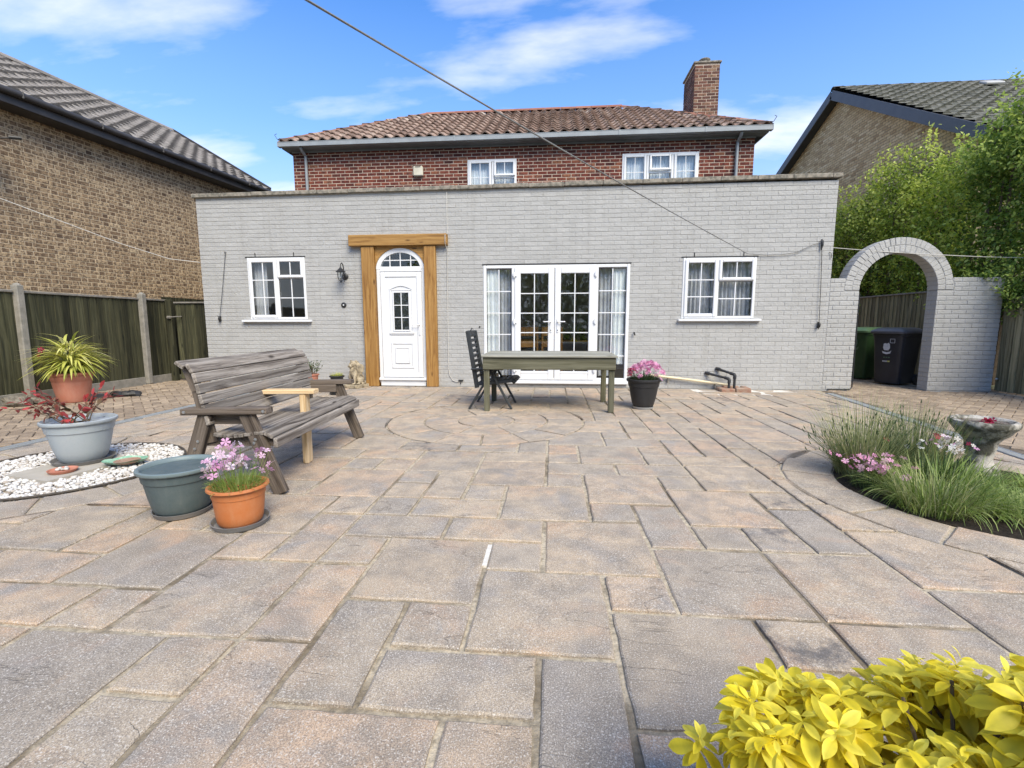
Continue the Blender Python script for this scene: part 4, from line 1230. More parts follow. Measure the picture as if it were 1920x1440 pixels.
def curtain(x0, x1, y, z0, z1, mat, label, waves=None, amp=.025, seed=1):
    r = random.Random(seed); n = int((x1 - x0) / .008); waves = waves or (x1 - x0) / .075
    ph = [r.uniform(0, 6) for _ in range(3)]
    b = MB(); vs_, fs_ = [], []
    nz = 8
    for j in range(nz + 1):
        t = j / nz; z = z0 + (z1 - z0) * t
        for i in range(n + 1):
            u = i / n
            yy = y + amp * (.5 + .5 * (1 - t)) * sin(2 * pi * waves * u + ph[0] + .5 * sin(3 * t + ph[1])) + amp * .35 * sin(2 * pi * waves * 2.3 * u + ph[2])
            vs_.append((x0 + (x1 - x0) * u, yy, z))
    for j in range(nz):
        for i in range(n): fs_.append((j * (n + 1) + i, j * (n + 1) + i + 1, (j + 1) * (n + 1) + i + 1, (j + 1) * (n + 1) + i))
    b.add(vs_, fs_); return tag(b.build('curtain', mat, None, smooth=80), label, 'curtain')
curtain(-.60, -.36, .075, .25, 2.12, MT['sheer'], 'white sheer curtain behind the far left glass of the french doors', seed=1)
curtain(-.37, -.11, .16, .20, 2.12, MT['curtain'], 'grey curtain beside the white sheer left of the french doors', seed=2)
curtain(1.40, 1.66, .16, .20, 2.12, MT['curtain'], 'grey curtain beside the white sheer right of the french doors', seed=3)
curtain(1.65, 1.91, .075, .42, 2.12, MT['sheer'], 'white sheer curtain behind the far right glass of the french doors', seed=4)
curtain(2.82, 3.99, .14, 1.22, 2.22, MT['curtain'], 'grey pleated curtain across the small window right of the french doors', seed=5, amp=.03)
curtain(-4.94, -4.70, .14, 1.22, 2.31, MT['curtain'], 'grey curtain pulled to the left side of the window by the lantern', seed=6)
curtain(-1.45, -.30, UY + .12, 3.6, 5.02, MT['sheer'], 'white net curtain in the smaller upper window', seed=7)
curtain(2.24, 3.93, UY + .12, 3.6, 5.05, MT['sheer'], 'white net curtain in the wide three part upper window', seed=8)

def dining_chair(x, y, rz, label):
    t = thing('dining_chair', label, 'chair', (x, y, .05), rz, 'oak dining chairs')
    for sx in (-1, 1):
        board('leg', sx * .19 - .02, sx * .19 + .02, -.02, .02, 0, 1.02, MT['oak'], t); board('leg', sx * .19 - .02, sx * .19 + .02, .38, .42, 0, .44, MT['oak'], t)
    board('seat', -.21, .21, -.02, .43, .44, .48, MT['oak'], t); board('backrest', -.17, .17, -.012, .012, .84, 1.02, MT['oak'], t); board('backrest', -.17, .17, -.012, .012, .62, .74, MT['oak'], t)
dining_chair(.12, .95, .05, 'oak dining chair seen on the left through the french doors'); dining_chair(.60, .98, -.06, 'oak dining chair nearest the middle of the french doors')
t = thing('dining_table', 'oak dining table inside behind the french doors', 'table', (.6, 1.9, .05))
board('tabletop', -.9, .9, -.45, .45, .71, .75, MT['oak'], t)
for sx in (-1, 1):
    for sy in (-1, 1): board('leg', sx * .82 - .04, sx * .82 + .04, sy * .38 - .04, sy * .38 + .04, 0, .71, MT['oak'], t)
# ---------------------------------------------------------------- neighbouring house on the left
nd = Vector((.72, 5.98, 0)).normalized(); nn = Vector((nd.y, -nd.x, 0))
E1 = Vector((-7.58, 4.99, 4.95))
nbl = thing('neighbour_house', 'tall brown brick house with grey tiled roof behind the left fence', 'house')
wo_ = E1 - nn * .34; wo_.z = 0           # wall origin at the far end, u runs away from the camera
LW = 11.0
b = MB(); b.x = frame_M(wo_, nd, nn); b.box(-LW, -.25, 0, 4.9, -.25, -.005); b.x = None
nlw = b.build('side_wall', MT['brown_mortar'], nbl)
def hue_brown(r, hd): return min(1, max(0, r.gauss(.34, .14) if hd else r.gauss(.56, .14)))
brickwork(nlw, wo_, nd, nn, 1.35, 4.86, lambda v: [(-8.6, -.25)], MT['brown'], hue_brown, .215, .065, .012, .012, .004, 0, .002, bond='flemish', seed=51)
SLV = -nn * 3.2 + Vector((0, 0, 1.87)); sll = SLV.length
e0 = E1 - nd * 11.2 + nn * .03
b = MB(); q0, q1 = E1 - nd * 11.2, E1 + nd * .12
b.add([q0, q1, q1 + SLV, q0 + SLV, q1 + SLV * 2 - Vector((0, 0, SLV.z * 2)), q0 + SLV * 2 - Vector((0, 0, SLV.z * 2))], [(0, 1, 2, 3), (3, 2, 4, 5), (1, 4, 2), (0, 3, 5), (0, 5, 4, 1)])
nroof = b.build('roof', MT['fascia'], nbl); nroof.location = (0, 0, -.035)
roof_slope(nroof, e0 + Vector((0, 0, .02)), nd, SLV, 11.33, sll, .31, .335, .026, .05, .045, lambda s: (0, 11.33), MT['tile_l'], 61, seg=8, phase=.4)
ridge_run(nroof, q0 + SLV + V(0, 0, .03), q1 + SLV + V(0, 0, .03), .45, .10, MT['tile_l'], 9)
b = MB(); a_, c_ = E1 - nd * 11.2 + nn * .02, E1 + nd * .1 + nn * .02
b.tube([a_ + nn * .06 + V(0, 0, -.06), c_ + nn * .06 + V(0, 0, -.06)], .055, 12)
k = 0.4
while k < 11:
    q = a_ + nd * k + nn * .06 + V(0, 0, -.06); b.bar(q - nd * .02, q + nd * .02, .125, .125, c=.02); k += 1.25
b.build('gutter', MT['darkgut'], nbl, smooth=40)
b = MB(); b.bar(a_ + V(0, 0, -.13), c_ + V(0, 0, -.13), .03, .22); b.bar(a_ - nn * .19 + V(0, 0, -.235), c_ - nn * .19 + V(0, 0, -.235), .36, .02)
b.build('soffit_board', MT['darkgut'], nbl)
b = MB(); b.bar(E1 + nd * .13 + V(0, 0, .0), E1 + nd * .13 + SLV + V(0, 0, .0), .04, .2); b.build('barge_board', MT['darkgut'], nbl)
# satellite dish on its wall
dc = wo_ - nd * 6.5 + nn * .30; dc.z = 4.10
sdish = thing('satellite_dish', 'grey satellite dish fixed to the brown brick wall at the left edge', 'satellite dish', dc)
b = MB(); b.lathe([(0, 0), (.12, .012), (.22, .04), (.28, .075), (.285, .08), (.22, .046), (.12, .018), (0, .006)], 28)
o = b.build('reflector', MT['dish'], sdish, smooth=40); o.rotation_euler = (radians(60), 0, radians(60))
b = MB(); b.tube([(0, 0, -.05), (.18, .18, -.06), (.34, .34, .0)], .010, 6); b.tube([(.32, .31, .0), (.42, .42, .02)], .028, 8); b.tube([(0, 0, -.05), (-.20, .02, -.10), (-.31, .03, -.1)], .018, 6)
b.build('mount_arm', MT['iron'], sdish)

# ---------------------------------------------------------------- neighbouring house on the right
nbr = thing('neighbour_house', 'buff brick gable house with dark verge boards behind the right hedge', 'house')
GX = 9.6; AP = (8.22, 8.29); NE = (2.70, 5.12); FE = (12.6, 6.45)
def gable_lim(v):
    lo = NE[0] + .2 if v < NE[1] else NE[0] + (v - NE[1]) / (AP[1] - NE[1]) * (AP[0] - NE[0]) + .12
    hi = FE[0] if v < FE[1] else AP[0] + (AP[1] - v) / (AP[1] - FE[1]) * (FE[0] - AP[0]) - .12
    return [(-hi, -lo)] if hi > lo + .05 else []
b = MB(); b.add([(GX + .006, NE[0] + .2, 0), (GX + .006, FE[0], 0), (GX + .006, FE[0], FE[1]), (GX + .006, AP[0], AP[1] - .05), (GX + .006, NE[0] + .2, NE[1] + .05),
                 (GX + 8, NE[0] + .2, 0), (GX + 8, FE[0], 0), (GX + 8, FE[0], FE[1]), (GX + 8, AP[0], AP[1] - .05), (GX + 8, NE[0] + .2, NE[1] + .05)],
                [(0, 1, 2, 3, 4), (0, 4, 9, 5), (1, 6, 7, 2), (5, 9, 8, 7, 6)])
ng = b.build('gable_wall', MT['buff_mortar'], nbr)
brickwork(ng, (GX, 0, 0), (0, -1, 0), (-1, 0, 0), 3.3, 8.2, gable_lim, MT['buff'], lambda r, h: min(1, max(0, r.gauss(.5, .26))), .215, .065, .012, .012, .004, 0, .002, seed=71)
SV = Vector((0, AP[0] - NE[0], AP[1] + .12 - NE[1])); RL = SV.length
b = MB(); vx = GX - .28
b.add([(vx, NE[0] - .2, NE[1] - .08), (GX + 8, NE[0] - .2, NE[1] - .08), (GX + 8, AP[0], AP[1] + .08), (vx, AP[0], AP[1] + .08), (vx, FE[0], FE[1] + .08), (GX + 8, FE[0], FE[1] + .08)], [(0, 1, 2, 3), (3, 2, 5, 4)])
nrroof = b.build('roof', MT['fascia'], nbr)
roof_slope(nrroof, (vx, NE[0] - .22, NE[1] - .03), (1, 0, 0), SV, 7.5, RL + .2, .33, .345, .026, .05, .045, lambda s: (0, 7.5), MT['tile_r'], 81, seg=8, phase=.4)
ridge_run(nrroof, (vx, AP[0], AP[1] + .12), (GX + 7.5, AP[0], AP[1] + .12), .45, .10, MT['tile_r'], 19)
b = MB(); b.bar((vx - .02, NE[0] - .25, NE[1] - .17), (vx - .02, AP[0], AP[1] - .02), .035, .26, (0, -1, 1)); b.build('verge_board', MT['verge'], nbr)
b = MB(); b.bar((vx - .02, AP[0], AP[1] - .02), (vx - .02, FE[0], FE[1] - .03), .035, .26, (0, 1, 1)); b.build('verge_board', MT['verge'], nbr)
b = MB(); b.bar((GX - .13, NE[0] - .2, NE[1] - .24), (GX - .13, AP[0], AP[1] - .09), .27, .02, (0, -1, 1)); b.bar((GX - .13, AP[0], AP[1] - .09), (GX - .13, FE[0], FE[1] - .10), .27, .02, (0, 1, 1)); b.build('soffit_board', MT['fascia'], nbr)
b = MB(); b.tube([(vx - .02, NE[0] - .27, NE[1] - .08), (GX + 7.5, NE[0] - .27, NE[1] - .08)], .06, 10); b.build('gutter', MT['darkgut'], nbr, smooth=40)
b = MB(); b.tube([(GX + .1, NE[0] - .24, NE[1] - .12), (GX + .02, NE[0] - .1, NE[1] - .35), (GX - .06, NE[0] + .3, NE[1] - .5), (GX - .06, NE[0] + .3, 0)], .035, 8); b.build('downpipe', MT['darkgut'], nbr, smooth=40)
b = MB(); b.cbox(0, .5, 0, .3, 0, .07, .02); o = b.build('roof_vent', MT['dish'], nrroof); Fv = SV.normalized()
o.location = Vector((12.7, NE[0] - .22, NE[1] - .0)) + Fv * (RL * .80) + Vector((0, -Fv.z, Fv.y)) * .05; o.rotation_euler = (atan2(Fv.z, Fv.y), 0, 0)

# ---------------------------------------------------------------- fences and gates
def fence_run(t, axis_x, y0, y1, z0, z1, mat, face, seed, bw=.118):
    rng = random.Random(seed); y = y0; ms = []
    while y < y1 - .03:
        w = min(bw * rng.uniform(.92, 1.06), y1 - y)
        b = MB(); b.cur = (rng.random(), rng.random(), 0); h = z1 - z0 + rng.uniform(-.006, .006)
        # feather edge: thick on one side, thin on the other, overlapping
        th0, th1 = .018, .007
        vs_ = [(0, -w / 2, -h / 2), (face * th0, -w / 2, -h / 2), (face * th1, w / 2 + .012, -h / 2), (0, w / 2 + .012, -h / 2)]
        vs_ += [(p0, p1, h / 2) for p0, p1, _ in vs_]
        b.add(vs_, [(0, 1, 2, 3), (4, 7, 6, 5), (0, 4, 5, 1), (1, 5, 6, 2), (2, 6, 7, 3), (3, 7, 4, 0)])
        o = b.build('fence_board', mat, t, loc=(axis_x + face * (.004 + rng.uniform(0, .004)), y + w / 2, (z0 + z1) / 2))
        o.rotation_euler = (rng.uniform(-.004, .004), 0, 0)
        y += w

fl = thing('board_fence', 'dark green stained board fence with concrete posts along the left side', 'fence', (-7.14, 0, 0))
posts = [-6.28, -4.20, -2.12, -.06, 1.95]
for k in range(len(posts)):
    y = posts[k]
    b = MB(); b.cbox(-.055, .055, -.05, .05, 0, 1.70, .012); b.blob((0, 0, 1.70), (.05, .045, .03), 8, 6)
    o = b.build('fence_post', MT['post'], fl, loc=(.035, y, 0), smooth=30)
    o.rotation_euler = (random.uniform(-.012, .012), random.uniform(-.012, .012), 0)
    if k < len(posts) - 1:
        y1 = min(posts[k + 1], .66 if posts[k] > -.2 else 9) - .05
        fence_run(fl, 0.0, y + .05, y1, .13, 1.60, MT['fence'], 1, 90 + k)
        b = MB(); b.cbox(-.02, .045, y + .05, y1, 1.59, 1.625, .006); b.build('capping_rail', MT['rail'], fl)
        b = MB(); b.cbox(-.012, .030, y + .05, y1, -.03, .14, .006); b.build('gravel_board', MT['post'], fl)
        if posts[k] > -.2: break
fence_run(fl, -.05, .5, 3.6, .1, 1.68, MT['fence'], 1, 99)

gate = thing('garden_gate', 'dark green board gate with pull handle beside the grey wall corner', 'gate', (-7.02, .50, 0))
x = 0.13
rg = random.Random(8)
while x < 1.30:
    w = rg.uniform(.095, .115); b = MB(); b.cur = (rg.random(), rg.random(), 0); b.cbox(-w / 2, w / 2, -.011, .011, -.75, .75, .003)
    b.build('gate_board', MT['fence'], gate, loc=(x + w / 2, rg.uniform(-.003, .003), .79)); x += w + .003
b = MB(); b.cbox(.12, 1.30, -.045, .02, 1.545, 1.575, .005); b.build('top_rail', MT['rail'], gate)
b = MB(); b.cur = (.3, .2, 0); b.cbox(-.07, .05, -.04, .05, -.82, .82, .012); b.build('gate_post', MT['fence'], gate, loc=(.01, -.01, .80), smooth=None)
b = MB(); b.cbox(-.02, .06, -.075, -.055, 1.24, 1.30, .006); b.tube([(.02, -.06, 1.27), (.02, -.11, 1.27), (.25, -.11, 1.285), (.25, -.02, 1.285)], .012, 8); b.build('pull_handle', MT['rail'], gate, smooth=40)

fr_ = thing('board_fence', 'weathered green board fence under the hedge behind the archway', 'fence', (8.1, 0, 0))
fence_run(fr_, 0, .35, 6.2, .05, 1.74, MT['fence_r'], -1, 120)
b = MB(); b.cbox(-.05, .03, .35, 6.2, 1.735, 1.77, .006); b.build('capping_rail', MT['rail'], fr_)
gr = thing('side_gate', 'weathered board gate beside the white painted pier at the right edge', 'gate', (7.93, 0, 0))
fence_run(gr, 0, -1.15, -.02, .03, 1.55, MT['fence_r'], -1, 130)
b = MB(); b.cbox(.012, .05, -1.15, -.02, .25, .35, .006); b.cbox(.012, .05, -1.15, -.02, 1.2, 1.3, .006); b.build('gate_rail', MT['fence_r'], gr)
b = MB(); b.blob((-.04, -.06, .22), .022, 8, 6); b.build('gate_bolt', MT['screw'], gr, smooth=60)
fb = thing('board_fence', 'board fence running behind the planted circle at the right', 'fence', (7.93, 0, 0))
fence_run(fb, 0, -7.0, -1.2, .03, 1.6, MT['fence_r'], -1, 131)

# ---------------------------------------------------------------- painted brick archway
arch = thing('garden_archway', 'grey white painted brick archway with round top leading to the side passage', 'archway')
ACX, ACZ, ARI, ARO, AD = 6.275, 1.675, .605, .845, .225
PIERS = []
n = 12
for sgn, xe in ((-1, EX1), (1, 7.873)):
    b = MB(); b.box(*((EX1, 5.668) if sgn < 0 else (6.884, 7.873)), .007, AD, -.05, 1.67)
    zs = [1.67 + (1.86 - 1.67) * k / n for k in range(n + 1)]
    for k in range(n):
        def xo(z): return ACX + sgn * (sqrt(max(0, (ARO - .02) ** 2 - (z - ACZ) ** 2)))
        q = [(xe, zs[k]), (xo(zs[k]), zs[k]), (xo(zs[k + 1]), zs[k + 1]), (xe, zs[k + 1])]
        b.prism_y(q if sgn < 0 else q[::-1], .007, AD)
    PIERS.append(b.build('pier', MT['paint_mortar'], arch))
def arch_int(v):
    if v < ACZ: return [(EX1 + .004, 5.672), (6.88, 7.88)]
    if v > 1.87: return []
    w = sqrt(max(0, ARO ** 2 - (v - ACZ) ** 2)) + .006
    return [(EX1 + .004, ACX - w), (ACX + w, 7.88 - (.05 if v > 1.78 else 0))]
PH = lambda r, h: r.random()
for pk in (0, 1):
  brickwork(PIERS[pk], (0, 0, 0), (1, 0, 0), (0, -1, 0), .012, 1.87, lambda v, pk=pk: [q for q in arch_int(v) if (q[0] < 6) == (pk == 0)], MT['painted'], PH, .2175, .0665, .0082, .0020, .006, 0, .0016, seed=140, rough=.0016, cu=.003)
brickwork(PIERS[1], (6.88, AD, 0), (0, -1, 0), (-1, 0, 0), .012, 1.66, lambda v: [(.004, AD)], MT['painted'], PH, .2175, .0665, .0082, .0020, .006, 0, .0016, seed=141, rough=.0015, cu=.003)
ab = MB(); n = 40
def arc_strip(b, r0, r1, y0, y1, t0, t1, m_):
    for k in range(m_):
        a0, a1 = t0 + (t1 - t0) * k / m_, t0 + (t1 - t0) * (k + 1) / m_
        P = lambda r, t: (ACX + r * cos(t), ACZ + r * sin(t))
        b.prism_y([P(r0, a0), P(r1, a0), P(r1, a1), P(r0, a1)][::-1], y0, y1)
arc_strip(ab, ARI + .006, ARO - .006, .007, AD - .004, 0, pi, 40)
ring = ab.build('arch_ring', MT['paint_mortar'], arch)
ra = random.Random(6)
for (r0, r1, cnt) in ((ARI, ARI + .115, 25), (ARI + .1195, ARO, 31)):
    for k in range(cnt):
        t0, t1 = pi * k / cnt + .004 / r0, pi * (k + 1) / cnt - .004 / r0
        q = MB(); q.cur = (ra.random(), ra.random(), 0)
        P = lambda r, t, y: (ACX + r * cos(t), y, ACZ + r * sin(t))
        yj = ra.uniform(-.003, .002); c = .006; dt = c / r1
        fr4 = [P(r0 + c, t0 + dt, yj), P(r1 - c, t0 + dt, yj), P(r1 - c, t1 - dt, yj), P(r0 + c, t1 - dt, yj)]
        md = [P(r0, t0, yj + c), P(r1, t0, yj + c), P(r1, t1, yj + c), P(r0, t1, yj + c)]
        bk = [P(r0, t0, AD), P(r1, t0, AD), P(r1, t1, AD), P(r0, t1, AD)]
        q.add(fr4 + md + bk, [(0, 1, 2, 3)] + [(i, i + 4, (i + 1) % 4 + 4, (i + 1) % 4) for i in range(4)] + [(i + 4, i + 8, (i + 1) % 4 + 8, (i + 1) % 4 + 4) for i in range(4)] + [(11, 10, 9, 8)])
        q.build('arch_brick', MT['painted'], ring)
b = MB(); b.tube([(5.685, .01, 1.62), (5.69, .01, .9), (5.695, .008, .06), (5.66, -.01, .022), (5.3, -.012, .02)], .010, 6)
tag(b.build('cable', MT['black']), 'black cable running down the left jamb of the archway and along the wall foot', 'cable')
b = MB(); b.cbox(-.3, .3, -.012, .012, 0, 1.95, .004); o = b.build('passage_gate', MT['fence_r'], None, loc=(5.47, 1.2, .02)); o.rotation_euler = (0, 0, radians(5)); tag(o, 'brown gate board behind the wall left of the archway', 'gate')

# ---------------------------------------------------------------- wheelie bins
def wheelie(name, label, loc, rz, body, lid, deco):
    t = thing(name, label, 'bin', loc, rz, 'wheelie bins behind the archway')
    b = MB(); rings = [(.21, .24, .03), (.215, .25, .10), (.245, .30, .72), (.262, .325, .90), (.275, .335, .905), (.275, .335, .955)]
    vs_, fs_ = [], []
    n = 20
    for (hx, hy, z) in rings:
        for k in range(n):
            tt = 2 * pi * (k + .5) / n; e = .22
            cx, cy = cos(tt), sin(tt)
            vs_.append((hx * math.copysign(abs(cx) ** e, cx), hy * math.copysign(abs(cy) ** e, cy) - .02 * (1 - z), z))
    for r_ in range(len(rings) - 1):
        for k in range(n): fs_.append((r_ * n + k, r_ * n + (k + 1) % n, (r_ + 1) * n + (k + 1) % n, (r_ + 1) * n + k))
    fs_.append(tuple(range(n))[::-1]); b.add(vs_, fs_); b.build('body', body, t, smooth=40)
    b = MB(); vs_, fs_ = [], []
    lr = [(.29, .37, .945), (.295, .375, .955), (.295, .375, .985), (.285, .362, 1.0), (.22, .28, 1.045), (.18, .22, 1.055)]
    for (hx, hy, z) in lr:
        for k in range(n):
            tt = 2 * pi * (k + .5) / n; e = .25; cx, cy = cos(tt), sin(tt)
            vs_.append((hx * math.copysign(abs(cx) ** e, cx), hy * math.copysign(abs(cy) ** e, cy) - .02, z))
    for r_ in range(len(lr) - 1):
        for k in range(n): fs_.append((r_ * n + k, r_ * n + (k + 1) % n, (r_ + 1) * n + (k + 1) % n, (r_ + 1) * n + k))
    fs_.append(tuple((len(lr) - 1) * n + k for k in range(n))); fs_.append(tuple(range(n))[::-1]); b.add(vs_, fs_); b.build('lid', lid, t, smooth=40)
    b = MB(); b.tube([(-.22, .36, .90), (-.22, .42, .93), (.22, .42, .93), (.22, .36, .90)], .016, 8); b.build('handle', body, t, smooth=40)
    for sx in (-1, 1):
        b = MB(); b.x = Matrix.Translation((sx * .23, .25, .10)) @ Matrix.Rotation(pi / 2, 4, 'Y'); b.lathe([(0, -.02), (.10, -.02), (.10, .02), (0, .02)], 20); b.x = None; b.build('wheel', MT['black'], t, smooth=40)
    deco(t)
    return t
def crest(t, mat, z, s=1.0):
    def P(x, zz): return (x, 0, zz)
    b = MB(); yf = lambda zz: -(.24 + (zz / .9) * .085) - .02 * (1 - zz) - .006
    def poly(pts, m_): 
        q = MB(); q.add([(x, yf(z + zz * s), z + zz * s) for x, zz in pts], [tuple(range(len(pts)))]); return q.build('printed_mark', m_, t)
    poly([(-.05 * s, .10), (-.02 * s, .11), (0, .10), (.03 * s, .12), (.05 * s, .09), (.055 * s, .02), (.03 * s, -.02), (-.04 * s, -.02), (-.06 * s, .03)], mat)
    poly([(-.075 * s, -.03), (-.05 * s, -.045), (0, -.055), (.05 * s, -.045), (.08 * s, -.02), (.06 * s, -.075), (0, -.095), (-.06 * s, -.075)], mat)
def deco_black(t):
    crest(t, MT['decal'], .66)
    yf = lambda zz: -(.24 + (zz / .9) * .085) - .02 * (1 - zz) - .006
    b = MB()
    for (x0, x1, z0, z1) in ((.05, .13, .845, .852), (.05, .13, .775, .782), (.05, .057, .782, .845), (.123, .13, .782, .845)):
        b.add([(x0, yf(z0), z0), (x1, yf(z0), z0), (x1, yf(z1), z1), (x0, yf(z1), z1)], [(0, 1, 2, 3)])
    b.build('printed_square', MT['decal'], t)
    def lines(name, mat, z, h, segs):
        q = MB()
        for (a, c) in segs: q.add([(a, yf(z), z), (c, yf(z), z), (c, yf(z + h), z + h), (a, yf(z + h), z + h)], [(0, 1, 2, 3)])
        q.build(name, mat, t)
    lines('printed_lines', MT['decal_dim'], .50, .02, [(-.05, -.02), (-.01, .02), (.03, .06)])
    lines('address_label', MT['decal'], .425, .026, [(-.06, -.045), (-.04, -.025), (-.02, -.005), (0, .015)])
    lines('address_label', MT['decal_y'], .425, .026, [(.02, .06)])
wheelie('wheelie_bin', 'black wheelie bin with white crest nearest the archway', (7.02, .98, 0), radians(-62), MT['bink'], MT['binkl'], deco_black)
wheelie('wheelie_bin', 'green wheelie bin with pale lid behind the black one', (7.02, 1.88, 0), radians(-66), MT['bing'], MT['bingl'], lambda t: crest(t, MT['decal_dim'], .70, 1.2))
# ---------------------------------------------------------------- bench
def plank(name, a, b, w, h, mat, parent, upd=(0, 0, 1), c=.005, tint=None):
    """a board from a to b as its own object, grain along its local x"""
    a, b = Vector(a), Vector(b); d = b - a; L = d.length; d.normalize()
    side = Vector(upd).cross(d)
    if side.length < 1e-3: side = Vector((0, 1, 0)).cross(d)
    side.normalize(); u = d.cross(side); mid = (a + b) / 2
    q = MB(); q.cur = tint or (random.random(), random.random(), 0); q.cbox(-L / 2, L / 2, -w / 2, w / 2, -h / 2, h / 2, c)
    o = q.build(name, mat, parent)
    o.matrix_basis = Matrix(((d.x, side.x, u.x, mid.x), (d.y, side.y, u.y, mid.y), (d.z, side.z, u.z, mid.z), (0, 0, 0, 1)))
    return o

bench = thing('garden_bench', 'weathered grey slatted garden bench with a pale new timber arm in the middle', 'bench', (-1.575, -4.70, 0), radians(94))
BL = .80
def bprof(pts): return pts
bk = [(.285, .868, -.95), (.222, .846, -.55), (.193, .782, -.22), (.178, .712, -.2), (.163, .642, -.2), (.148, .572, -.2), (.133, .502, -.2)]
for k, (y, z, tl) in enumerate(bk):
    up_ = Vector((0, -cos(tl) if False else -1, 0))
    nrm = Vector((0, -cos(tl), -sin(tl)))
    plank('back_slat', (-BL - .01, y, z), (BL + .01, y, z), .0665, .026, MT['bench'], bench, nrm)
for k, (y, z, tl) in enumerate([(-.262, .402, .45), (-.196, .416, .05), (-.128, .408, -.12), (-.060, .398, -.1), (.008, .395, .05), (.075, .402, .15)]):
    plank('seat_slat', (-BL, y, z), (BL, y, z), .064, .026, MT['bench'], bench, Vector((0, -sin(tl), cos(tl))))
plank('front_rail', (-BL, -.305, .352), (BL, -.305, .352), .028, .066, MT['bench'], bench)
for sx in (-1, 1):
    x = sx * .775
    plank('leg', (x, -.315, .0), (x, -.115, .545), .045, .095, MT['bench_leg'], bench, (0, 1, 0))
    plank('leg', (x, .345, .0), (x, .150, .545), .045, .095, MT['bench_leg'], bench, (0, 1, 0))
    plank('armrest', (x, -.27, .568), (x, .30, .560), .092, .042, MT['bench_leg'], bench)
    plank('arm_rail', (x + sx * -.038, -.12, .505), (x + sx * -.038, .17, .505), .03, .075, MT['bench_leg'], bench)
    q = MB(); q.cur = (.5, random.random(), 0)
    prof = [(-.292, .318), (.24, .318), (.24, .36), (.11, .388), (.04, .378), (-.03, .38), (-.10, .39), (-.17, .40), (-.235, .402), (-.292, .372)]
    q.add([(x - sx * .045 - .016, y, z) for y, z in prof] + [(x - sx * .045 + .016, y, z) for y, z in prof],
          [tuple(range(10)), tuple(range(10, 20))[::-1]] + [(i, 10 + i, 10 + (i + 1) % 10, (i + 1) % 10) for i in range(10)])
    q.build('seat_rail', MT['bench_leg'], bench)
    plank('back_post', (x - sx * .03, .145, .34), (x - sx * .03, .218, .70), .03, .075, MT['bench_leg'], bench, (0, 1, 0))
    plank('back_post', (x - sx * .03, .214, .68), (x - sx * .03, .275, .850), .03, .07, MT['bench_leg'], bench, (0, 1, 0))
    for (y, z) in ((-.175, .375), (-.165, .35), (.21, .36), (.235, .31), (-.25, .566), (.27, .56)):
        q = MB(); q.x = Matrix.Translation((x + sx * (.024 if abs(y) < .24 else .047), y, z)) @ Matrix.Rotation(sx * pi / 2, 4, 'Y'); q.lathe([(.011, 0), (.010, .004), (0, .006)], 10); q.x = None
        q.build('bolt', MT['screw'], bench, smooth=40)
plank('middle_arm', (-.06, -.27, .592), (-.06, .245, .588), .105, .034, MT['pine'], bench, tint=(.8, .3, 0))
plank('middle_leg', (-.06, -.172, .0), (-.06, -.172, .574), .048, .088, MT['pine'], bench, (1, 0, 0), tint=(.6, .6, 0))

# ---------------------------------------------------------------- table
table = thing('garden_table', 'long green wooden garden table standing before the french doors', 'table', (.555, -1.93, 0), radians(.6))
for k in range(5):
    y = -.515 + .206 * k
    plank('top_board', (-.86, y + .103, .722), (.86, y + .103, .722), .200, .026, MT['table_top'], table)
for y in (-.465, .465): plank('apron', (-.845, y, .628), (.845, y, .628), .03, .155, MT['table'], table)
for x in (-.83, .83): plank('end_apron', (x, -.45, .628), (x, .45, .628), .028, .15, MT['table'], table)
for sx in (-1, 1):
    for sy in (-1, 1):
        plank('leg', (sx * .80, sy * .415, 0), (sx * .80, sy * .415, .705), .078, .07, MT['table'], table, (1, 0, 0))
plank('leg_patch', (-.84, -.452, .16), (-.76, -.452, .23), .008, .02, MT['table'], table)

# ---------------------------------------------------------------- folding chair
chair = thing('folding_chair', 'black folding recliner chair with slatted high back at the table end', 'chair', (-.19, -1.94, 0), radians(-2))
HW = .29
for s in (-1, 1):
    y = s * HW
    q = MB(); q.bar((-.30, y, .0), (.02, y, .53), .028, .048, (0, 1, 0)); q.build('leg', MT['chair'], chair)
    q = MB(); q.bar((.27, y - s * .03, .0), (-.02, y - s * .03, .53), .028, .048, (0, 1, 0)); q.build('leg', MT['chair'], chair)
    q = MB(); q.cbox(-.27, .17, y - .028, y + .028, .525, .55, .01); q.build('armrest', MT['chair'], chair)
    q = MB(); q.bar((-.20, y - s * .05, .28), (-.32, y - s * .05, 1.04), .026, .06, (1, 0, 0), .008); q.build('back_frame', MT['chair'], chair)
    q = MB(); q.bar((-.20, y - s * .05, .33), (.30, y - s * .05, .385), .026, .05, (0, 0, 1), .008); q.build('seat_frame', MT['chair'], chair)
for k in range(9):
    t = k / 8; z = .42 + .56 * t; x = -.222 - .088 * t
    q = MB(); q.cbox(x - .008, x + .008, -HW + .06, HW - .06, z - .022, z + .022, .006); q.build('back_slat', MT['chair'], chair)
for k in range(7):
    t = k / 6; x = -.17 + .44 * t; z = .345 + .05 * t
    q = MB(); q.cbox(x - .028, x + .028, -HW + .055, HW - .055, z - .008, z + .008, .006); q.build('seat_slat', MT['chair'], chair)
q = MB(); q.cbox(.26, .335, -HW + .02, HW - .02, .34, .405, .03); q.build('seat_front', MT['chair'], chair)
q = MB(); q.cbox(-.33, -.305, -HW + .03, HW - .03, .99, 1.045, .012); q.tube([(-.31, -.1, 1.04), (-.29, -.1, 1.075), (-.27, -.1, 1.06)], .008, 6); q.build('top_rail', MT['chair'], chair)
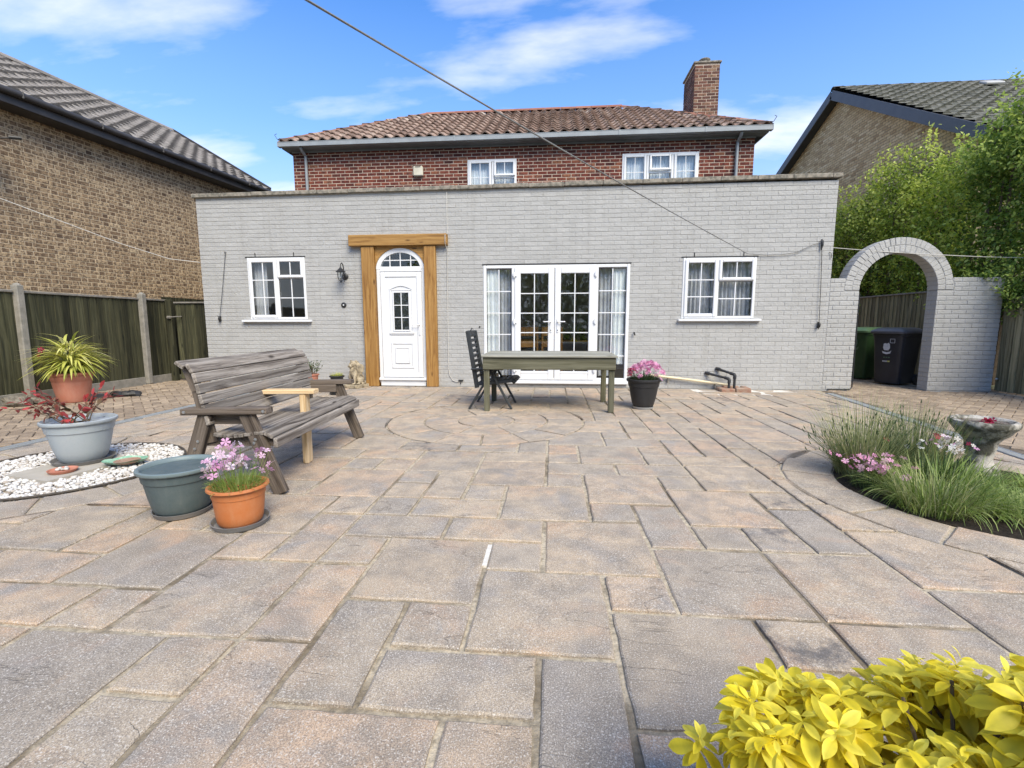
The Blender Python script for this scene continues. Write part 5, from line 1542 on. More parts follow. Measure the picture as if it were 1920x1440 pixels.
q = MB(); q.tube([(-.22, -HW, .12), (-.22, HW, .12)], .012, 8); q.tube([(.20, -HW, .12), (.20, HW, .12)], .012, 8); q.build('cross_bar', MT['chair'], chair)

# ---------------------------------------------------------------- pots and saucers
def pot(name, label, loc, rt, rb, h, mat, rimmat=None, soil=.82, cat='pot', lip=.018, band=.0, soilmat='soil', grp=None):
    t = thing(name, label, cat, loc, 0, grp)
    b = MB(); r = lambda u: rb + (rt - lip - rb) * (u ** .62)
    prof = [(rb * .9, 0), (rb, .008)] + [(r(u), h * u) for u in (.1, .25, .4, .55, .68)]
    if band: prof += [(r(.72), h * .72), (r(.72) + band, h * .735), (r(.86) + band, h * .86)]
    prof += [(r(.9) + band, h * .9)]
    prof += [(rt - lip * .8, h * .915)]
    b.lathe(prof, 44); 
    b.lathe([(rt - lip * 1.2, h * .97), (r(.8) - .008, h * .8), (r(soil - .06) - .01, h * (soil - .05))], 44) if False else None
    b.build('pot_wall', mat, t, smooth=35)
    b = MB(); b.lathe([(rt - lip * .9, h * .905), (rt - .002, h * .912), (rt + .004, h * .94), (rt + .002, h * .985), (rt - lip * .4, h), (rt - lip, h * .985), (rt - lip - .006, h * .93), (r(.7) - .006, h * .7), (r(.45) - .006, h * .45)], 44)
    b.v.pop() if False else None
    # open the inner end: drop the cap made on the last ring
    b.f = [f for f in b.f if len(f) == 4]
    b.build('rim', rimmat or mat, t, smooth=50)
    b = MB(); rs_ = r(soil) - .004
    vs_, fs_ = [(0, 0, h * soil + .01)], []
    rg_ = random.Random(hash(name) % 1000)
    for k in range(3):
        for i in range(24):
            a = 2 * pi * i / 24; rr_ = rs_ * (k + 1) / 3; vs_.append((rr_ * cos(a), rr_ * sin(a), h * soil + rg_.uniform(-.008, .008)))
    for i in range(24):
        fs_.append((0, 1 + i, 1 + (i + 1) % 24))
        for k in range(2): fs_.append((1 + k * 24 + i, 1 + (k + 1) * 24 + i, 1 + (k + 1) * 24 + (i + 1) % 24, 1 + k * 24 + (i + 1) % 24))
    b.add(vs_, fs_); b.build('soil', MT[soilmat], t)
    return t
def saucer(label, loc, r, mat, h=.03):
    b = MB(); b.lathe([(r * .86, 0), (r * .9, 0), (r, h), (r - .006, h), (r * .88, .006), (0, .006)], 40)
    o = b.build('plant_saucer', mat, None, smooth=35, loc=loc); tag(o, label, 'saucer', 'plastic saucers under the pots'); return o

saucer('grey saucer under the tall pale grey pot on the pebbles', (-3.215, -4.93, .024), .205, MT['saucer'])
pot('plant_pot', 'large pale grey plastic pot standing on the concrete slab among pebbles', (-3.215, -4.93, .032), .240, .135, .345, MT['greypot'], None, .90, band=.008)
saucer('grey saucer under the empty dark slate pot', (-1.625, -5.80, .002), .158, MT['saucer'])
pot('plant_pot', 'empty dark slate green plastic pot beside the orange pot', (-1.625, -5.80, .010), .212, .130, .290, MT['slatepot'], MT['slaterim'], .70, band=.007)
saucer('grey saucer under the orange pot of pink flowers', (-1.165, -5.93, .002), .152, MT['saucer'])
pot('plant_pot', 'orange terracotta coloured plastic pot holding pale pink flowers', (-1.165, -5.93, .010), .155, .110, .225, MT['orange'], None, .88, band=.004)
pot('plant_pot', 'pink terracotta pot by the left fence holding the yellow striped grass', (-6.42, -2.10, .0), .258, .16, .44, MT['terra'], None, .92, band=.006)
saucer('pale grey saucer under the black pot by the table', (1.83, -2.0, .002), .142, MT['dish'])
pot('plant_pot', 'black plastic pot of bright pink flowers right of the table', (1.83, -2.0, .010), .224, .115, .395, MT['black'], None, .90, band=.008)
pot('plant_pot', 'small terracotta pot against the grey wall behind the bench', (-3.555, -.60, 0), .125, .085, .275, MT['terra'], None, .9, band=.003)
saucer('black saucer under the small dark pot behind the bench arm', (-2.86, -1.10, .002), .125, MT['black'])
pot('plant_pot', 'small dark brown pot of short grass behind the far bench arm', (-2.86, -1.10, .010), .115, .080, .30, MT['black'], None, .9, band=.003)

b = MB(); b.lathe([(.075, 0), (.085, .012), (.09, .022), (.084, .022), (.076, .012), (0, .010)], 28)
dt_ = b.build('shallow_dish', MT['terra'], None, smooth=40, loc=(-3.08, -5.22, .024)); tag(dt_, 'shallow terracotta dish of small stones in front of the grey pot', 'dish')
rg = random.Random(3)
for k in range(7):
    a, r_ = rg.random() * 6.28, rg.uniform(0, .05); q = MB(); q.cur = (rg.uniform(.1, .6), 0, 0); q.blob((0, 0, 0), (rg.uniform(.012, .02), rg.uniform(.010, .016), rg.uniform(.008, .012)), 8, 6, .08, rg)
    o = q.build('small_stone', MT['pebble'], None, smooth=70, loc=(-3.08 + r_ * cos(a), -5.22 + r_ * sin(a), .045)); o.rotation_euler = (0, 0, rg.random() * 3); tag(o, 'little stone lying in the shallow terracotta dish', 'stone', 'stones in the terracotta dish')
gd = thing('leaf_dish', 'green glazed leaf shaped dish with rusty rim on the pebbles', 'dish', (-2.80, -4.98, .018), .5)
b = MB(); vs_, fs_ = [], []
for k in range(4):
    for i in range(24):
        a = 2 * pi * i / 24; rr_ = [.02, .06, .095, .115][k] * (1 + .07 * cos(6 * a)); vs_.append((rr_ * cos(a) * 1.25, rr_ * sin(a) * .85, [.004, .008, .022, .042][k] + .006 * sin(5 * a) * (k > 1)))
for k in range(3):
    for i in range(24): fs_.append((k * 24 + i, k * 24 + (i + 1) % 24, (k + 1) * 24 + (i + 1) % 24, (k + 1) * 24 + i))
b.add(vs_, fs_); b.build('bowl', MT['glaze'], gd, smooth=60)
b = MB(); b.lathe([(.05, 0), (.085, .02), (.088, .026), (.05, .012), (0, .010)], 24, (.02, -.03, .012)); b.build('inner_dish', MT['gully'], gd, smooth=40)

# rocks by the fence
rr2 = random.Random(17)
rock_lab = 'rough grey garden rock piled by the left fence'
for k in range(11):
    x, y = -6.90 + rr2.uniform(-.14, .22), -2.95 + rr2.uniform(-.75, .75); r_ = rr2.uniform(.07, .15)
    q = MB(); q.blob((0, 0, 0), (r_ * rr2.uniform(.9, 1.4), r_ * rr2.uniform(.8, 1.1), r_ * .6), 8, 6, .22, rr2)
    o = q.build('garden_rock', MT['rock'], None, smooth=25, loc=(x, y, r_ * .40)); o.rotation_euler = (rr2.uniform(-.3, .3), rr2.uniform(-.3, .3), rr2.random() * 6); tag(o, rock_lab, 'rock', 'rocks piled by the left fence')
for k in range(3):
    q = MB(); q.blob((0, 0, 0), (.11, .075, .055), 8, 6, .22, rr2); o = q.build('dark_stone', MT['black'], None, smooth=25, loc=(-6.20 + .09 * k, -1.62 + .05 * k, .04)); tag(o, 'dark lump of stone beside the terracotta pot', 'stone', 'dark stones beside the terracotta pot')

# ---------------------------------------------------------------- lion statue
lion = thing('lion_statue', 'weathered stone lion seated on a plinth left of the door', 'statue', (-2.905, -.26, 0), radians(-22))
b = MB(); b.cbox(-.15, .15, -.165, .165, 0, .062, .01); b.build('plinth', MT['stone'], lion)
b = MB()
b.blob((0, .06, .15), (.105, .115, .095), 14, 10); b.tube([(0, .07, .15), (0, .03, .24), (0, -.01, .33)], [.095, .088, .078], 14)
b.blob((0, -.05, .255), (.075, .06, .09), 12, 8)
for s in (-1, 1):
    b.tube([(s * .050, -.055, .29), (s * .056, -.085, .19), (s * .052, -.092, .10), (s * .052, -.10, .075)], [.036, .030, .024, .028], 10); b.blob((s * .052, -.118, .078), (.028, .038, .019), 10, 6)
    b.blob((s * .088, .03, .135), (.045, .085, .065), 10, 8); b.blob((s * .095, -.045, .078), (.026, .045, .018), 10, 6)
    b.blob((s * .058, -.045, .478), (.020, .014, .024), 8, 6); b.blob((s * .026, -.118, .425), (.012, .010, .011), 8, 6)
    b.blob((s * .022, -.140, .385), (.020, .018, .017), 8, 6)
    for q in range(5): b.tube([(s * (.045 + .01 * q), -.06 + .028 * q, .455 - .01 * q), (s * (.078 + .004 * q), -.03 + .03 * q, .37), (s * (.066 + .006 * q), -.035 + .028 * q, .27)], [.016, .022, .012], 6)
b.blob((0, .0, .38), (.088, .085, .105), 14, 10); b.blob((0, -.068, .425), (.055, .055, .062), 12, 8); b.blob((0, -.120, .395), (.034, .032, .030), 10, 8); b.blob((0, -.150, .405), (.016, .010, .012), 8, 6); b.blob((0, -.125, .362), (.022, .022, .014), 8, 6)
b.tube([(0, -.085, .36), (0, -.105, .30), (0, -.10, .24)], [.035, .03, .015], 8)
b.tube([(.06, .15, .10), (.13, .10, .08), (.14, .0, .075)], [.016, .014, .018], 8)
body = b.build('body', MT['stone'], lion)
rm = body.modifiers.new('remesh', 'REMESH'); rm.mode = 'VOXEL'; rm.voxel_size = .0055; rm.use_smooth_shade = True
sm = body.modifiers.new('smooth', 'SMOOTH'); sm.factor = .5; sm.iterations = 2

# ---------------------------------------------------------------- bird bath
bath = thing('bird_bath', 'mossy cast stone bird bath standing in the planted circle', 'bird bath', (3.86, -4.58, 0))
bath.scale = (.78, .78, 1.04)
def oct_lathe(prof, n=8, rng=None, sub=5):
    vs_, fs_ = [], []; N_ = n * sub
    for (r, z) in prof:
        for k in range(N_):
            t = 2 * pi * k / N_; a = (t % (2 * pi / n)) - pi / n
            rr_ = r * (.5 + .5 * cos(pi / n) / cos(a)) ; vs_.append((rr_ * cos(t) * (1 + rng.uniform(-.012, .012)), rr_ * sin(t), z + rng.uniform(-.003, .003)))
    for i in range(len(prof) - 1):
        for k in range(N_): fs_.append((i * N_ + k, i * N_ + (k + 1) % N_, (i + 1) * N_ + (k + 1) % N_, (i + 1) * N_ + k))
    fs_.append(tuple((len(prof) - 1) * N_ + k for k in range(N_)))
    return vs_, fs_
rb_ = random.Random(2)
b = MB(); b.add(*oct_lathe([(.16, 0), (.15, .04), (.115, .07), (.10, .10), (.105, .14), (.12, .19), (.125, .23), (.145, .25), (.165, .275)], 8, rb_)); b.build('pedestal', MT['bath'], bath, smooth=50)
b = MB(); b.add(*oct_lathe([(.15, .262), (.19, .285), (.225, .325), (.252, .345), (.262, .362), (.258, .385), (.240, .395), (.222, .388), (.205, .372), (.17, .362), (.05, .358)], 8, rb_)); b.build('bowl', MT['bath'], bath, smooth=50)
b = MB(); b.lathe([(.208, .374), (0, .375)], 32); b.f = [f for f in b.f if len(f) <= 4]; b.build('water', MT['water'], bath)

# ---------------------------------------------------------------- things on the walls
lan = thing('wall_lantern', 'black wall lantern on a swan neck bracket left of the door', 'lantern', (-3.135, 0, 1.985))
b = MB(); b.x = Matrix.Rotation(pi / 2, 4, 'X'); b.lathe([(.06, .0), (.06, .012), (.045, .022), (.02, .03), (0, .03)], 24); b.x = None; b.build('back_plate', MT['iron'], lan, smooth=40)
b = MB(); b.tube([(0, -.02, 0), (0, -.05, .02), (0, -.055, .12), (0, -.08, .20), (0, -.125, .225), (0, -.165, .20), (0, -.18, .14)], .009, 8); b.tube([(0, -.02, -.02), (0, -.05, -.05), (0, -.045, -.10)], .006, 6); b.build('bracket', MT['iron'], lan, smooth=50)
b = MB(); b.lathe([(.012, .15), (.018, .13), (.05, .10), (.075, .075), (.085, .07), (.085, .06), (.06, .058)], 24, (0, -.18, 0)); b.build('lantern_hood', MT['iron'], lan, smooth=40)
b = MB()
for k in range(6):
    a = 2 * pi * k / 6; b.tube([(.058 * cos(a), -.18 + .058 * sin(a), .06), (.056 * cos(a), -.18 + .056 * sin(a), -.03), (.04 * cos(a), -.18 + .04 * sin(a), -.075), (.012 * cos(a), -.18 + .012 * sin(a), -.095)], .004, 5)
b.lathe([(.014, -.12), (.02, -.10), (.01, -.085)], 12, (0, -.18, 0)); b.build('cage', MT['iron'], lan, smooth=50)
b = MB(); b.lathe([(.052, .058), (.050, -.03), (.036, -.07), (0, -.085)], 20, (0, -.18, 0)); b.f = [f for f in b.f if len(f) <= 4]; b.build('lantern_glass', MT['glass'], lan, smooth=50)
b = MB(); b.x = Matrix.Translation((-3.184, 0, 1.477)) @ Matrix.Rotation(pi / 2, 4, 'X'); b.lathe([(.048, 0), (.048, .012), (.03, .02), (.0, .02)], 24); b.x = None
bell = b.build('doorbell', MT['iron'], None, smooth=40); tag(bell, 'round black doorbell on the grey wall below the lantern', 'doorbell')
b = MB(); b.x = Matrix.Translation((-3.184, -.02, 1.477)) @ Matrix.Rotation(pi / 2, 4, 'X'); b.lathe([(.013, 0), (.012, .006), (0, .007)], 16); b.x = None; b.build('bell_push', MT['upvc'], bell, smooth=40)

def cord(label, x0, z0, x1, z1, mat):
    t = thing('awning_cord', label, 'cord', (x0, -.02, z0), 0, 'cords with cleats on the grey wall')
    dx, dz = x1 - x0, z1 - z0
    b = MB(); b.tube([(0, 0, 0), (dx * .5 + .006, -.012, dz * .5), (dx, -.02, dz)], .0045, 6); b.build('line', mat, t)
    b = MB(); b.cbox(dx - .010, dx + .010, -.03, .018, dz - .05, dz + .05, .006); b.tube([(dx - .03, -.03, dz + .055), (dx, -.026, dz + .02), (dx, -.026, dz - .03), (dx - .012, -.03, dz - .07)], .007, 6); b.blob((dx, -.03, dz), (.022, .02, .045), 8, 6); b.build('cleat', MT['iron'], t, smooth=50)
    b = MB(); b.tube([(0, .02, .01), (0, -.02, .01), (0, -.028, -.02)], .006, 6); b.build('hook', MT['iron'], t)
cord('dark cord tied to a cleat on the grey wall left of the first window', -5.377, 2.434, -5.575, 1.235, MT['iron'])
cord('dark cord tied to a cleat near the right end of the grey wall', 5.009, 2.445, 5.055, 1.105, MT['iron'])
b = MB(); E_ = Vector((3.84, -.03, 2.285)); S_ = Vector((-.51, -6.0, 2.66)); S0 = S_ + (S_ - E_) * .45
pts = [S0 + (E_ - S0) * (k / 24) + Vector((0, 0, -.05 * sin(pi * k / 24))) for k in range(25)] + [Vector((4.1, -.03, 2.265)), Vector((4.4, -.03, 2.265)), Vector((4.62, -.03, 2.30)), Vector((4.85, -.03, 2.41)), Vector((5.0, -.03, 2.46))]
b.tube(pts, .0055, 6); tag(b.build('washing_line', MT['rope'], None, smooth=60), 'grey washing line stretching from above the patio to a hook on the right wall', 'washing line')
b = MB(); b.tube([(5.0, -.02, 2.50), (5.005, -.04, 2.47), (5.01, -.03, 2.40), (5.0, -.03, 2.33)], [.012, .02, .018, .006], 6); b.tube([(5.14, -.01, 2.30), (5.17, -.02, 2.27), (5.175, -.015, 2.20)], .005, 5)
tag(b.build('line_hook', MT['iron'], None, smooth=60), 'black hook holding the end of the washing line on the right wall', 'hook')
b = MB(); pts = [Vector((5.20, .06, 2.38)), Vector((5.9, .0, 2.30)), Vector((6.6, -.04, 2.24)), Vector((7.4, -.04, 2.19)), Vector((8.4, .08, 2.17)), Vector((9.2, .1, 2.20))]
b.tube(pts, .006, 6); tag(b.build('washing_line', MT['whiterope'], None, smooth=60), 'pale line crossing in front of the brick archway', 'washing line')
b = MB(); b.tube([(-7.6, -3.2, 3.15), (-7.0, -2.25, 2.86), (-6.5, -.95, 2.45), (-6.2, -.35, 2.29), (-5.9, -.012, 2.27)], .005, 6); tag(b.build('telephone_wire', MT['whiterope'], None, smooth=60), 'thin pale wire sagging from the left neighbour to the corner of the grey wall', 'wire')
b = MB(); b.tube([(-1.245, -.010, 3.40), (-1.25, -.012, 2.70), (-1.26, -.13, 2.66), (-1.262, -.13, 2.52), (-1.258, -.012, 2.44), (-1.265, -.010, 1.2), (-1.27, -.010, .34), (-1.25, -.012, .20), (-1.19, -.014, .11), (-1.12, -.014, .085), (-1.06, -.014, .115)], .006, 6)
tag(b.build('wall_cable', MT['whiterope'], None, smooth=60), 'thin grey cable running down the wall right of the timber door surround', 'cable')
b = MB(); b.cbox(-1.09, -1.00, -.03, -.002, .105, .125, .004); b.cbox(-1.05, -1.04, -.03, -.004, .05, .12, .003); tag(b.build('junction_clip', MT['iron'], None), 'small black bracket at the wall foot between door and french doors', 'bracket')
b = MB(); b.tube([(2.02, -.012, .98), (2.02, -.05, .98), (2.03, -.055, .93)], .012, 6); tag(b.build('door_hook', MT['iron'], None, smooth=50), 'small black hook on the wall right of the french doors', 'hook')
b = MB(); b.x = Matrix.Translation((-.69, -.004, 1.08)) @ Matrix.Rotation(pi / 2, 4, 'X'); b.lathe([(.016, 0), (.012, .012), (0, .012)], 10); b.x = None; tag(b.build('wall_plug', MT['iron'], None), 'tiny dark plug in the wall left of the french doors', 'plug')

# waste pipes and gully
b = MB(); b.tube([(2.30, -.055, .245), (3.0, -.06, .165), (3.62, -.07, .085)], .021, 12); cp = b.build('waste_pipe', MT['cream'], None, smooth=50); tag(cp, 'long cream waste pipe sloping along the wall foot to the gully', 'pipe')
for x in (2.62, 3.42):
    b = MB(); zz_ = .245 - (x - 2.3) * .118; b.cbox(x - .008, x + .008, -.06, -.01, zz_ - .10, zz_ - .02, .003); b.build('pipe_bracket', MT['rail'], cp)
for k, (x0, z0, x1, y1, z1, lab) in enumerate([(3.265, .285, 3.555, -.27, .215, 'left black waste pipe bending down into the gully'), (3.44, .36, 3.66, -.22, .285, 'right black waste pipe bending down into the gully')]):
    b = MB(); b.tube([(x0, -.01, z0), (x1, y1, z1), (x1 + .012, y1 - .012, z1 - .025), (x1 + .012, y1 - .012, .02)], .021, 12)
    o = b.build('waste_pipe', MT['black'], None, smooth=50); tag(o, lab, 'pipe', 'black waste pipes')
    b = MB(); b.tube([(x0 - .004, -.004, z0), (x0 + .05, -.05, z0 - .012)], .028, 12); b.build('pipe_collar', MT['black'], o, smooth=50); b = MB(); b.tube([(x1 - .045, y1 + .04, z1 + .010), (x1 + .006, y1 - .005, z1 - .003), (x1 + .012, y1 - .012, z1 - .02), (x1 + .012, y1 - .012, z1 - .075)], .027, 12); b.build('pipe_elbow', MT['black'], o, smooth=50)
gul = thing('gully_surround', 'low broken brick surround of the gully under the black pipes', 'gully', (3.64, -.24, 0))
rg = random.Random(4)
for (x0, x1, y0, y1) in ((-.22, 0.0, -.16, -.06), (.01, .25, -.16, -.06), (-.22, -.12, -.05, .16), (.17, .26, -.05, .15), (-.11, .16, .10, .19)):
    q = MB(); q.cur = (rg.random(), 0, 0); q.cbox(x0, x1, y0, y1, -.01, rg.uniform(.055, .08), .012); o = q.build('rubble_brick', MT['gully'], gul); o.rotation_euler = (rg.uniform(-.03, .03), rg.uniform(-.03, .03), rg.uniform(-.05, .05))
# ---------------------------------------------------------------- plants
def leaf_tmpl(L=1.0, w=.3, n=5, bend=.15, fold=.12, tip=.9):
    """a leaf along +x: midrib and two halves, curved down"""
    vs_, fs_ = [], []
    for i in range(n + 1):
        t = i / n; hw = w * .5 * (sin(pi * min(1, t ** tip * .98 + .02)) ** .8) if 0 < t < 1 else 0.0
        z = -bend * t * t + .05 * t
        vs_ += [(L * t, hw, z + fold * hw), (L * t, 0, z), (L * t, -hw, z + fold * hw)]
    for i in range(n):
        a = i * 3
        fs_ += [(a, a + 1, a + 4, a + 3), (a + 1, a + 2, a + 5, a + 4)]
    return vs_, fs_
LEAF = leaf_tmpl(1, .42, 4, .18, .25)
OVAL = leaf_tmpl(1, .52, 3, .1, .2)
BLADE = leaf_tmpl(1, .10, 5, .75, .3)
def petal_flower(n=5):
    vs_, fs_ = [(0, 0, 0)], []
    for k in range(n):
        a = 2 * pi * k / n
        for da, r, z in ((-.45, .62, .12), (-.30, 1.0, .10), (0.0, .93, .14), (.30, 1.0, .10), (.45, .62, .12)):
            vs_.append((r * cos(a + da), r * sin(a + da), z))
        b0 = 1 + 5 * k; fs_.append((0, b0, b0 + 1, b0 + 2, b0 + 3, b0 + 4))
    return vs_, fs_
FLOWER = petal_flower()

G = lambda *c: c
ML = dict(
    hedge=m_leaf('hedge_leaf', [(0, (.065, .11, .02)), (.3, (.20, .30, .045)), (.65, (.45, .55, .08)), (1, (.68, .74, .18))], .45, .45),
    ivy=m_leaf('ivy_leaf', [(0, (.065, .12, .022)), (.45, (.19, .30, .05)), (1, (.50, .60, .13))], .4, .45),
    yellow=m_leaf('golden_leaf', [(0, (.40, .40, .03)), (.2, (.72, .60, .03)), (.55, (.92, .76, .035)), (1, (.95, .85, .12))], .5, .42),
    stripe=m_leaf('striped_grass', [(0, (.12, .18, .03)), (.3, (.48, .50, .10)), (.7, (.74, .70, .22)), (1, (.84, .80, .42))], .5, .3),
    red=m_leaf('red_leaf', [(0, (.06, .09, .03)), (.25, (.16, .075, .035)), (.6, (.26, .04, .035)), (1, (.50, .06, .06))], .4, .25),
    pink=m_leaf('pink_petal', [(0, (.55, .16, .33)), (.5, (.75, .33, .52)), (1, (.86, .58, .70))], .6, .3),
    palepink=m_leaf('pale_pink_petal', [(0, (.62, .28, .50)), (.5, (.78, .50, .66)), (1, (.90, .80, .84))], .6, .3),
    crimson=m_leaf('crimson_petal', [(0, (.22, .01, .03)), (1, (.50, .03, .09))], .6, .2),
    lav=m_leaf('lavender_stem', [(0, (.11, .14, .055)), (.5, (.27, .31, .11)), (1, (.48, .47, .25))], .6, .25),
    grass=m_leaf('green_blade', [(0, (.08, .13, .03)), (.5, (.22, .32, .06)), (1, (.44, .50, .17))], .45, .3),
    dull=m_leaf('dull_green', [(0, (.03, .055, .02)), (.6, (.07, .12, .045)), (1, (.15, .20, .08))], .5, .25),
    wht=m_leaf('white_petal', [(0, (.6, .55, .5)), (1, (.85, .84, .80))], .6, .25),
)

def tint3(t): 
    t = np.clip(np.asarray(t, float), 0, 1); return np.stack([t, np.random.random(len(t)), np.zeros(len(t))], 1)

# -- hedge on the right boundary: many leaves in clumps along shoots
def hedge(name, label, clumps, n_leaf, seed, mat, size=(.05, .095), trunk=True, light_top=True):
    rg = np.random.default_rng(seed)
    c = np.array([q[:3] for q in clumps]); r = np.array([q[3:6] for q in clumps])
    vol = r.prod(1) ** .67; idx = rg.choice(len(c), n_leaf, p=vol / vol.sum())
    d = rand_dirs(n_leaf, rg); rad = rg.random(n_leaf) ** .30
    # break the outline: lumps made of twigs
    P = c[idx] + d * rad[:, None] * r[idx]
    nt = n_leaf // 26
    tw = rg.choice(len(c), nt, p=vol / vol.sum()); td = rand_dirs(nt, rg, .25); T0 = c[tw] + td * r[tw] * rg.uniform(.8, 1.05, nt)[:, None]
    k = rg.integers(0, nt, n_leaf // 2); s = rg.random(n_leaf // 2) * .42
    P2 = T0[k] + (td[k] * .6 + np.array([0, 0, .5])) * s[:, None] + rg.normal(0, .035, (n_leaf // 2, 3))
    P = np.concatenate([P, P2]); N = len(P)
    out = np.concatenate([d, td[k]]) * .6 + rand_dirs(N, rg) * .9; out[:, 2] -= .15
    up = rand_dirs(N, rg, 1.6)
    sc = rg.uniform(*size, N)
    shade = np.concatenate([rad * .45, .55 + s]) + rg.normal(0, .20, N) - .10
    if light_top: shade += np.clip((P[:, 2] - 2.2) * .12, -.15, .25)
    t = thing(name, label, 'hedge', (float(c[:, 0].mean()), float(c[:, 1].mean()), 0))
    off = np.array(t.location)
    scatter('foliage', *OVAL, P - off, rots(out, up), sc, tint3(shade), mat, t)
    if trunk:
        b = MB()
        for q in range(0, len(c), 2):
            p0 = Vector((c[q][0], c[q][1], 0)); p1 = Vector(c[q]); b.tube([p0 - Vector(off), (p0 + p1) / 2 - Vector(off) + V(.05, .05, 0), p1 - Vector(off)], [.05, .035, .012], 6)
        b.build('stems', MT['bark'], t)
    return t
rh = random.Random(12)
cl = []
y = -2.2
def htop(y): return 2.75 + .55 * sin(y * 1.1) if y < 1.6 else (4.65 + .35 * sin(y * 1.7 + 1) if y < 6.6 else 4.2)
y = 1.3
while y < 8.2:
    top = htop(y)
    for z in np.arange(1.3, top, .55):
        cl.append((8.75 + rh.uniform(-.15, .25), y + rh.uniform(-.2, .2), z, rh.uniform(.42, .6), rh.uniform(.4, .6), rh.uniform(.35, .5)))
    y += .55
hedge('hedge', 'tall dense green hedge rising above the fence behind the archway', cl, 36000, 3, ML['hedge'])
cl = []
for y in np.arange(-1.6, 1.4, .42):
    top = 2.6 + 1.0 * max(0, sin((y + 1.0) * 1.3)) + (.9 if y > .6 else 0)
    for z in np.arange(1.45, top + .9, .45):
        cl.append((8.55 + rh.uniform(-.12, .2), y + rh.uniform(-.15, .15), z, .40, .40, .36))
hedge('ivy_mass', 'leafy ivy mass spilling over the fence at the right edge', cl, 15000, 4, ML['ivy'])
cl = [(8.9, 1.1, 3.9, .35, .35, .6), (9.0, .6, 4.1, .4, .35, .7), (8.8, 1.6, 3.7, .3, .3, .5), (8.9, .2, 4.5, .4, .35, .6), (8.8, 1.0, 4.7, .22, .22, .5)]
hedge('shrub', 'bright green shrub with tall shoots above the ivy at the right edge', cl, 5200, 5, ML['ivy'])
cl = [(7.95, -.02, 1.62, .16, .22, .20), (8.0, -.22, 1.45, .15, .25, .26), (7.75, .08, 1.87, .20, .12, .08), (7.55, .08, 1.88, .10, .10, .04), (8.05, -.5, 1.5, .15, .28, .28)]
hedge('trailing_ivy', 'trailing ivy hanging over the right end of the painted pier', cl, 2600, 6, ML['ivy'], (.035, .065), False, False)

# -- golden shrub in the near right corner
rg = np.random.default_rng(8)
ys = thing('golden_shrub', 'bright yellow leafed shrub in the near right corner', 'shrub', (1.43, -7.72, .066))
n_r = 860
cx = rg.uniform(-.56, .62, n_r); cy = rg.uniform(-.30, .34, n_r)
def ytop(x, y):
    return .50 - .10 * np.clip((-.12 - x) / .4, 0, 1) ** 1.3 - .20 * np.clip(y / .34, 0, 1) ** 2 - .05 * np.sin(x * 9 + y * 5) - .04 * np.sin(x * 17)
keep = ((cx / .62) ** 2 + (cy / .36) ** 2 < 1.05)
cx, cy = cx[keep], cy[keep]; n_r = len(cx)
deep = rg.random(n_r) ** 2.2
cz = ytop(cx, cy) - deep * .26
Pp, Dd, Uu, Sc, Tt = [], [], [], [], []
stems = MB()
for k in range(n_r):
    ax = Vector((cx[k] * .5 + rg.normal(0, .26), cy[k] * .6 - .12 + rg.normal(0, .26), .85)).normalized()
    e1 = ax.cross(Vector((1, 0, 0))).normalized(); e2 = ax.cross(e1)
    base = Vector((cx[k], cy[k], cz[k])); ph = rg.random() * 6.28
    dull = deep[k]  # interior shading painted in: deeper leaves get a darker tint
    for ring_, (cnt, el, ln) in enumerate(((2, .9, .022), (4, .38, .038), (5, .02, .050), (5, -.30, .050))):
        for i in range(cnt):
            a = ph + 2 * pi * (i + .5 * ring_) / cnt + rg.normal(0, .15); el2 = el + rg.normal(0, .15)
            d = (e1 * cos(a) + e2 * sin(a)) * cos(el2) + ax * sin(el2)
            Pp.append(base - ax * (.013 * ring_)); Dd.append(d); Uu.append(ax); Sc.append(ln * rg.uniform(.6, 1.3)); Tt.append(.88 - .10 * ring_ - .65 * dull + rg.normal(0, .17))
    if rg.random() < .45: stems.tube([base - ax * .02, base - ax * .14 - V(base.x * .15, base.y * .15, 0), V(base.x * .4, base.y * .4, 0)], [.0028, .0035, .006], 5)
YL = leaf_tmpl(1, .42, 7, .42, .30, 1.4)
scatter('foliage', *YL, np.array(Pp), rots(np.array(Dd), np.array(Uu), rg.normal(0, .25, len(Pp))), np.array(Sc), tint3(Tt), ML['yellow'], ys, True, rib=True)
stems.build('stems', MT['bark'], ys)

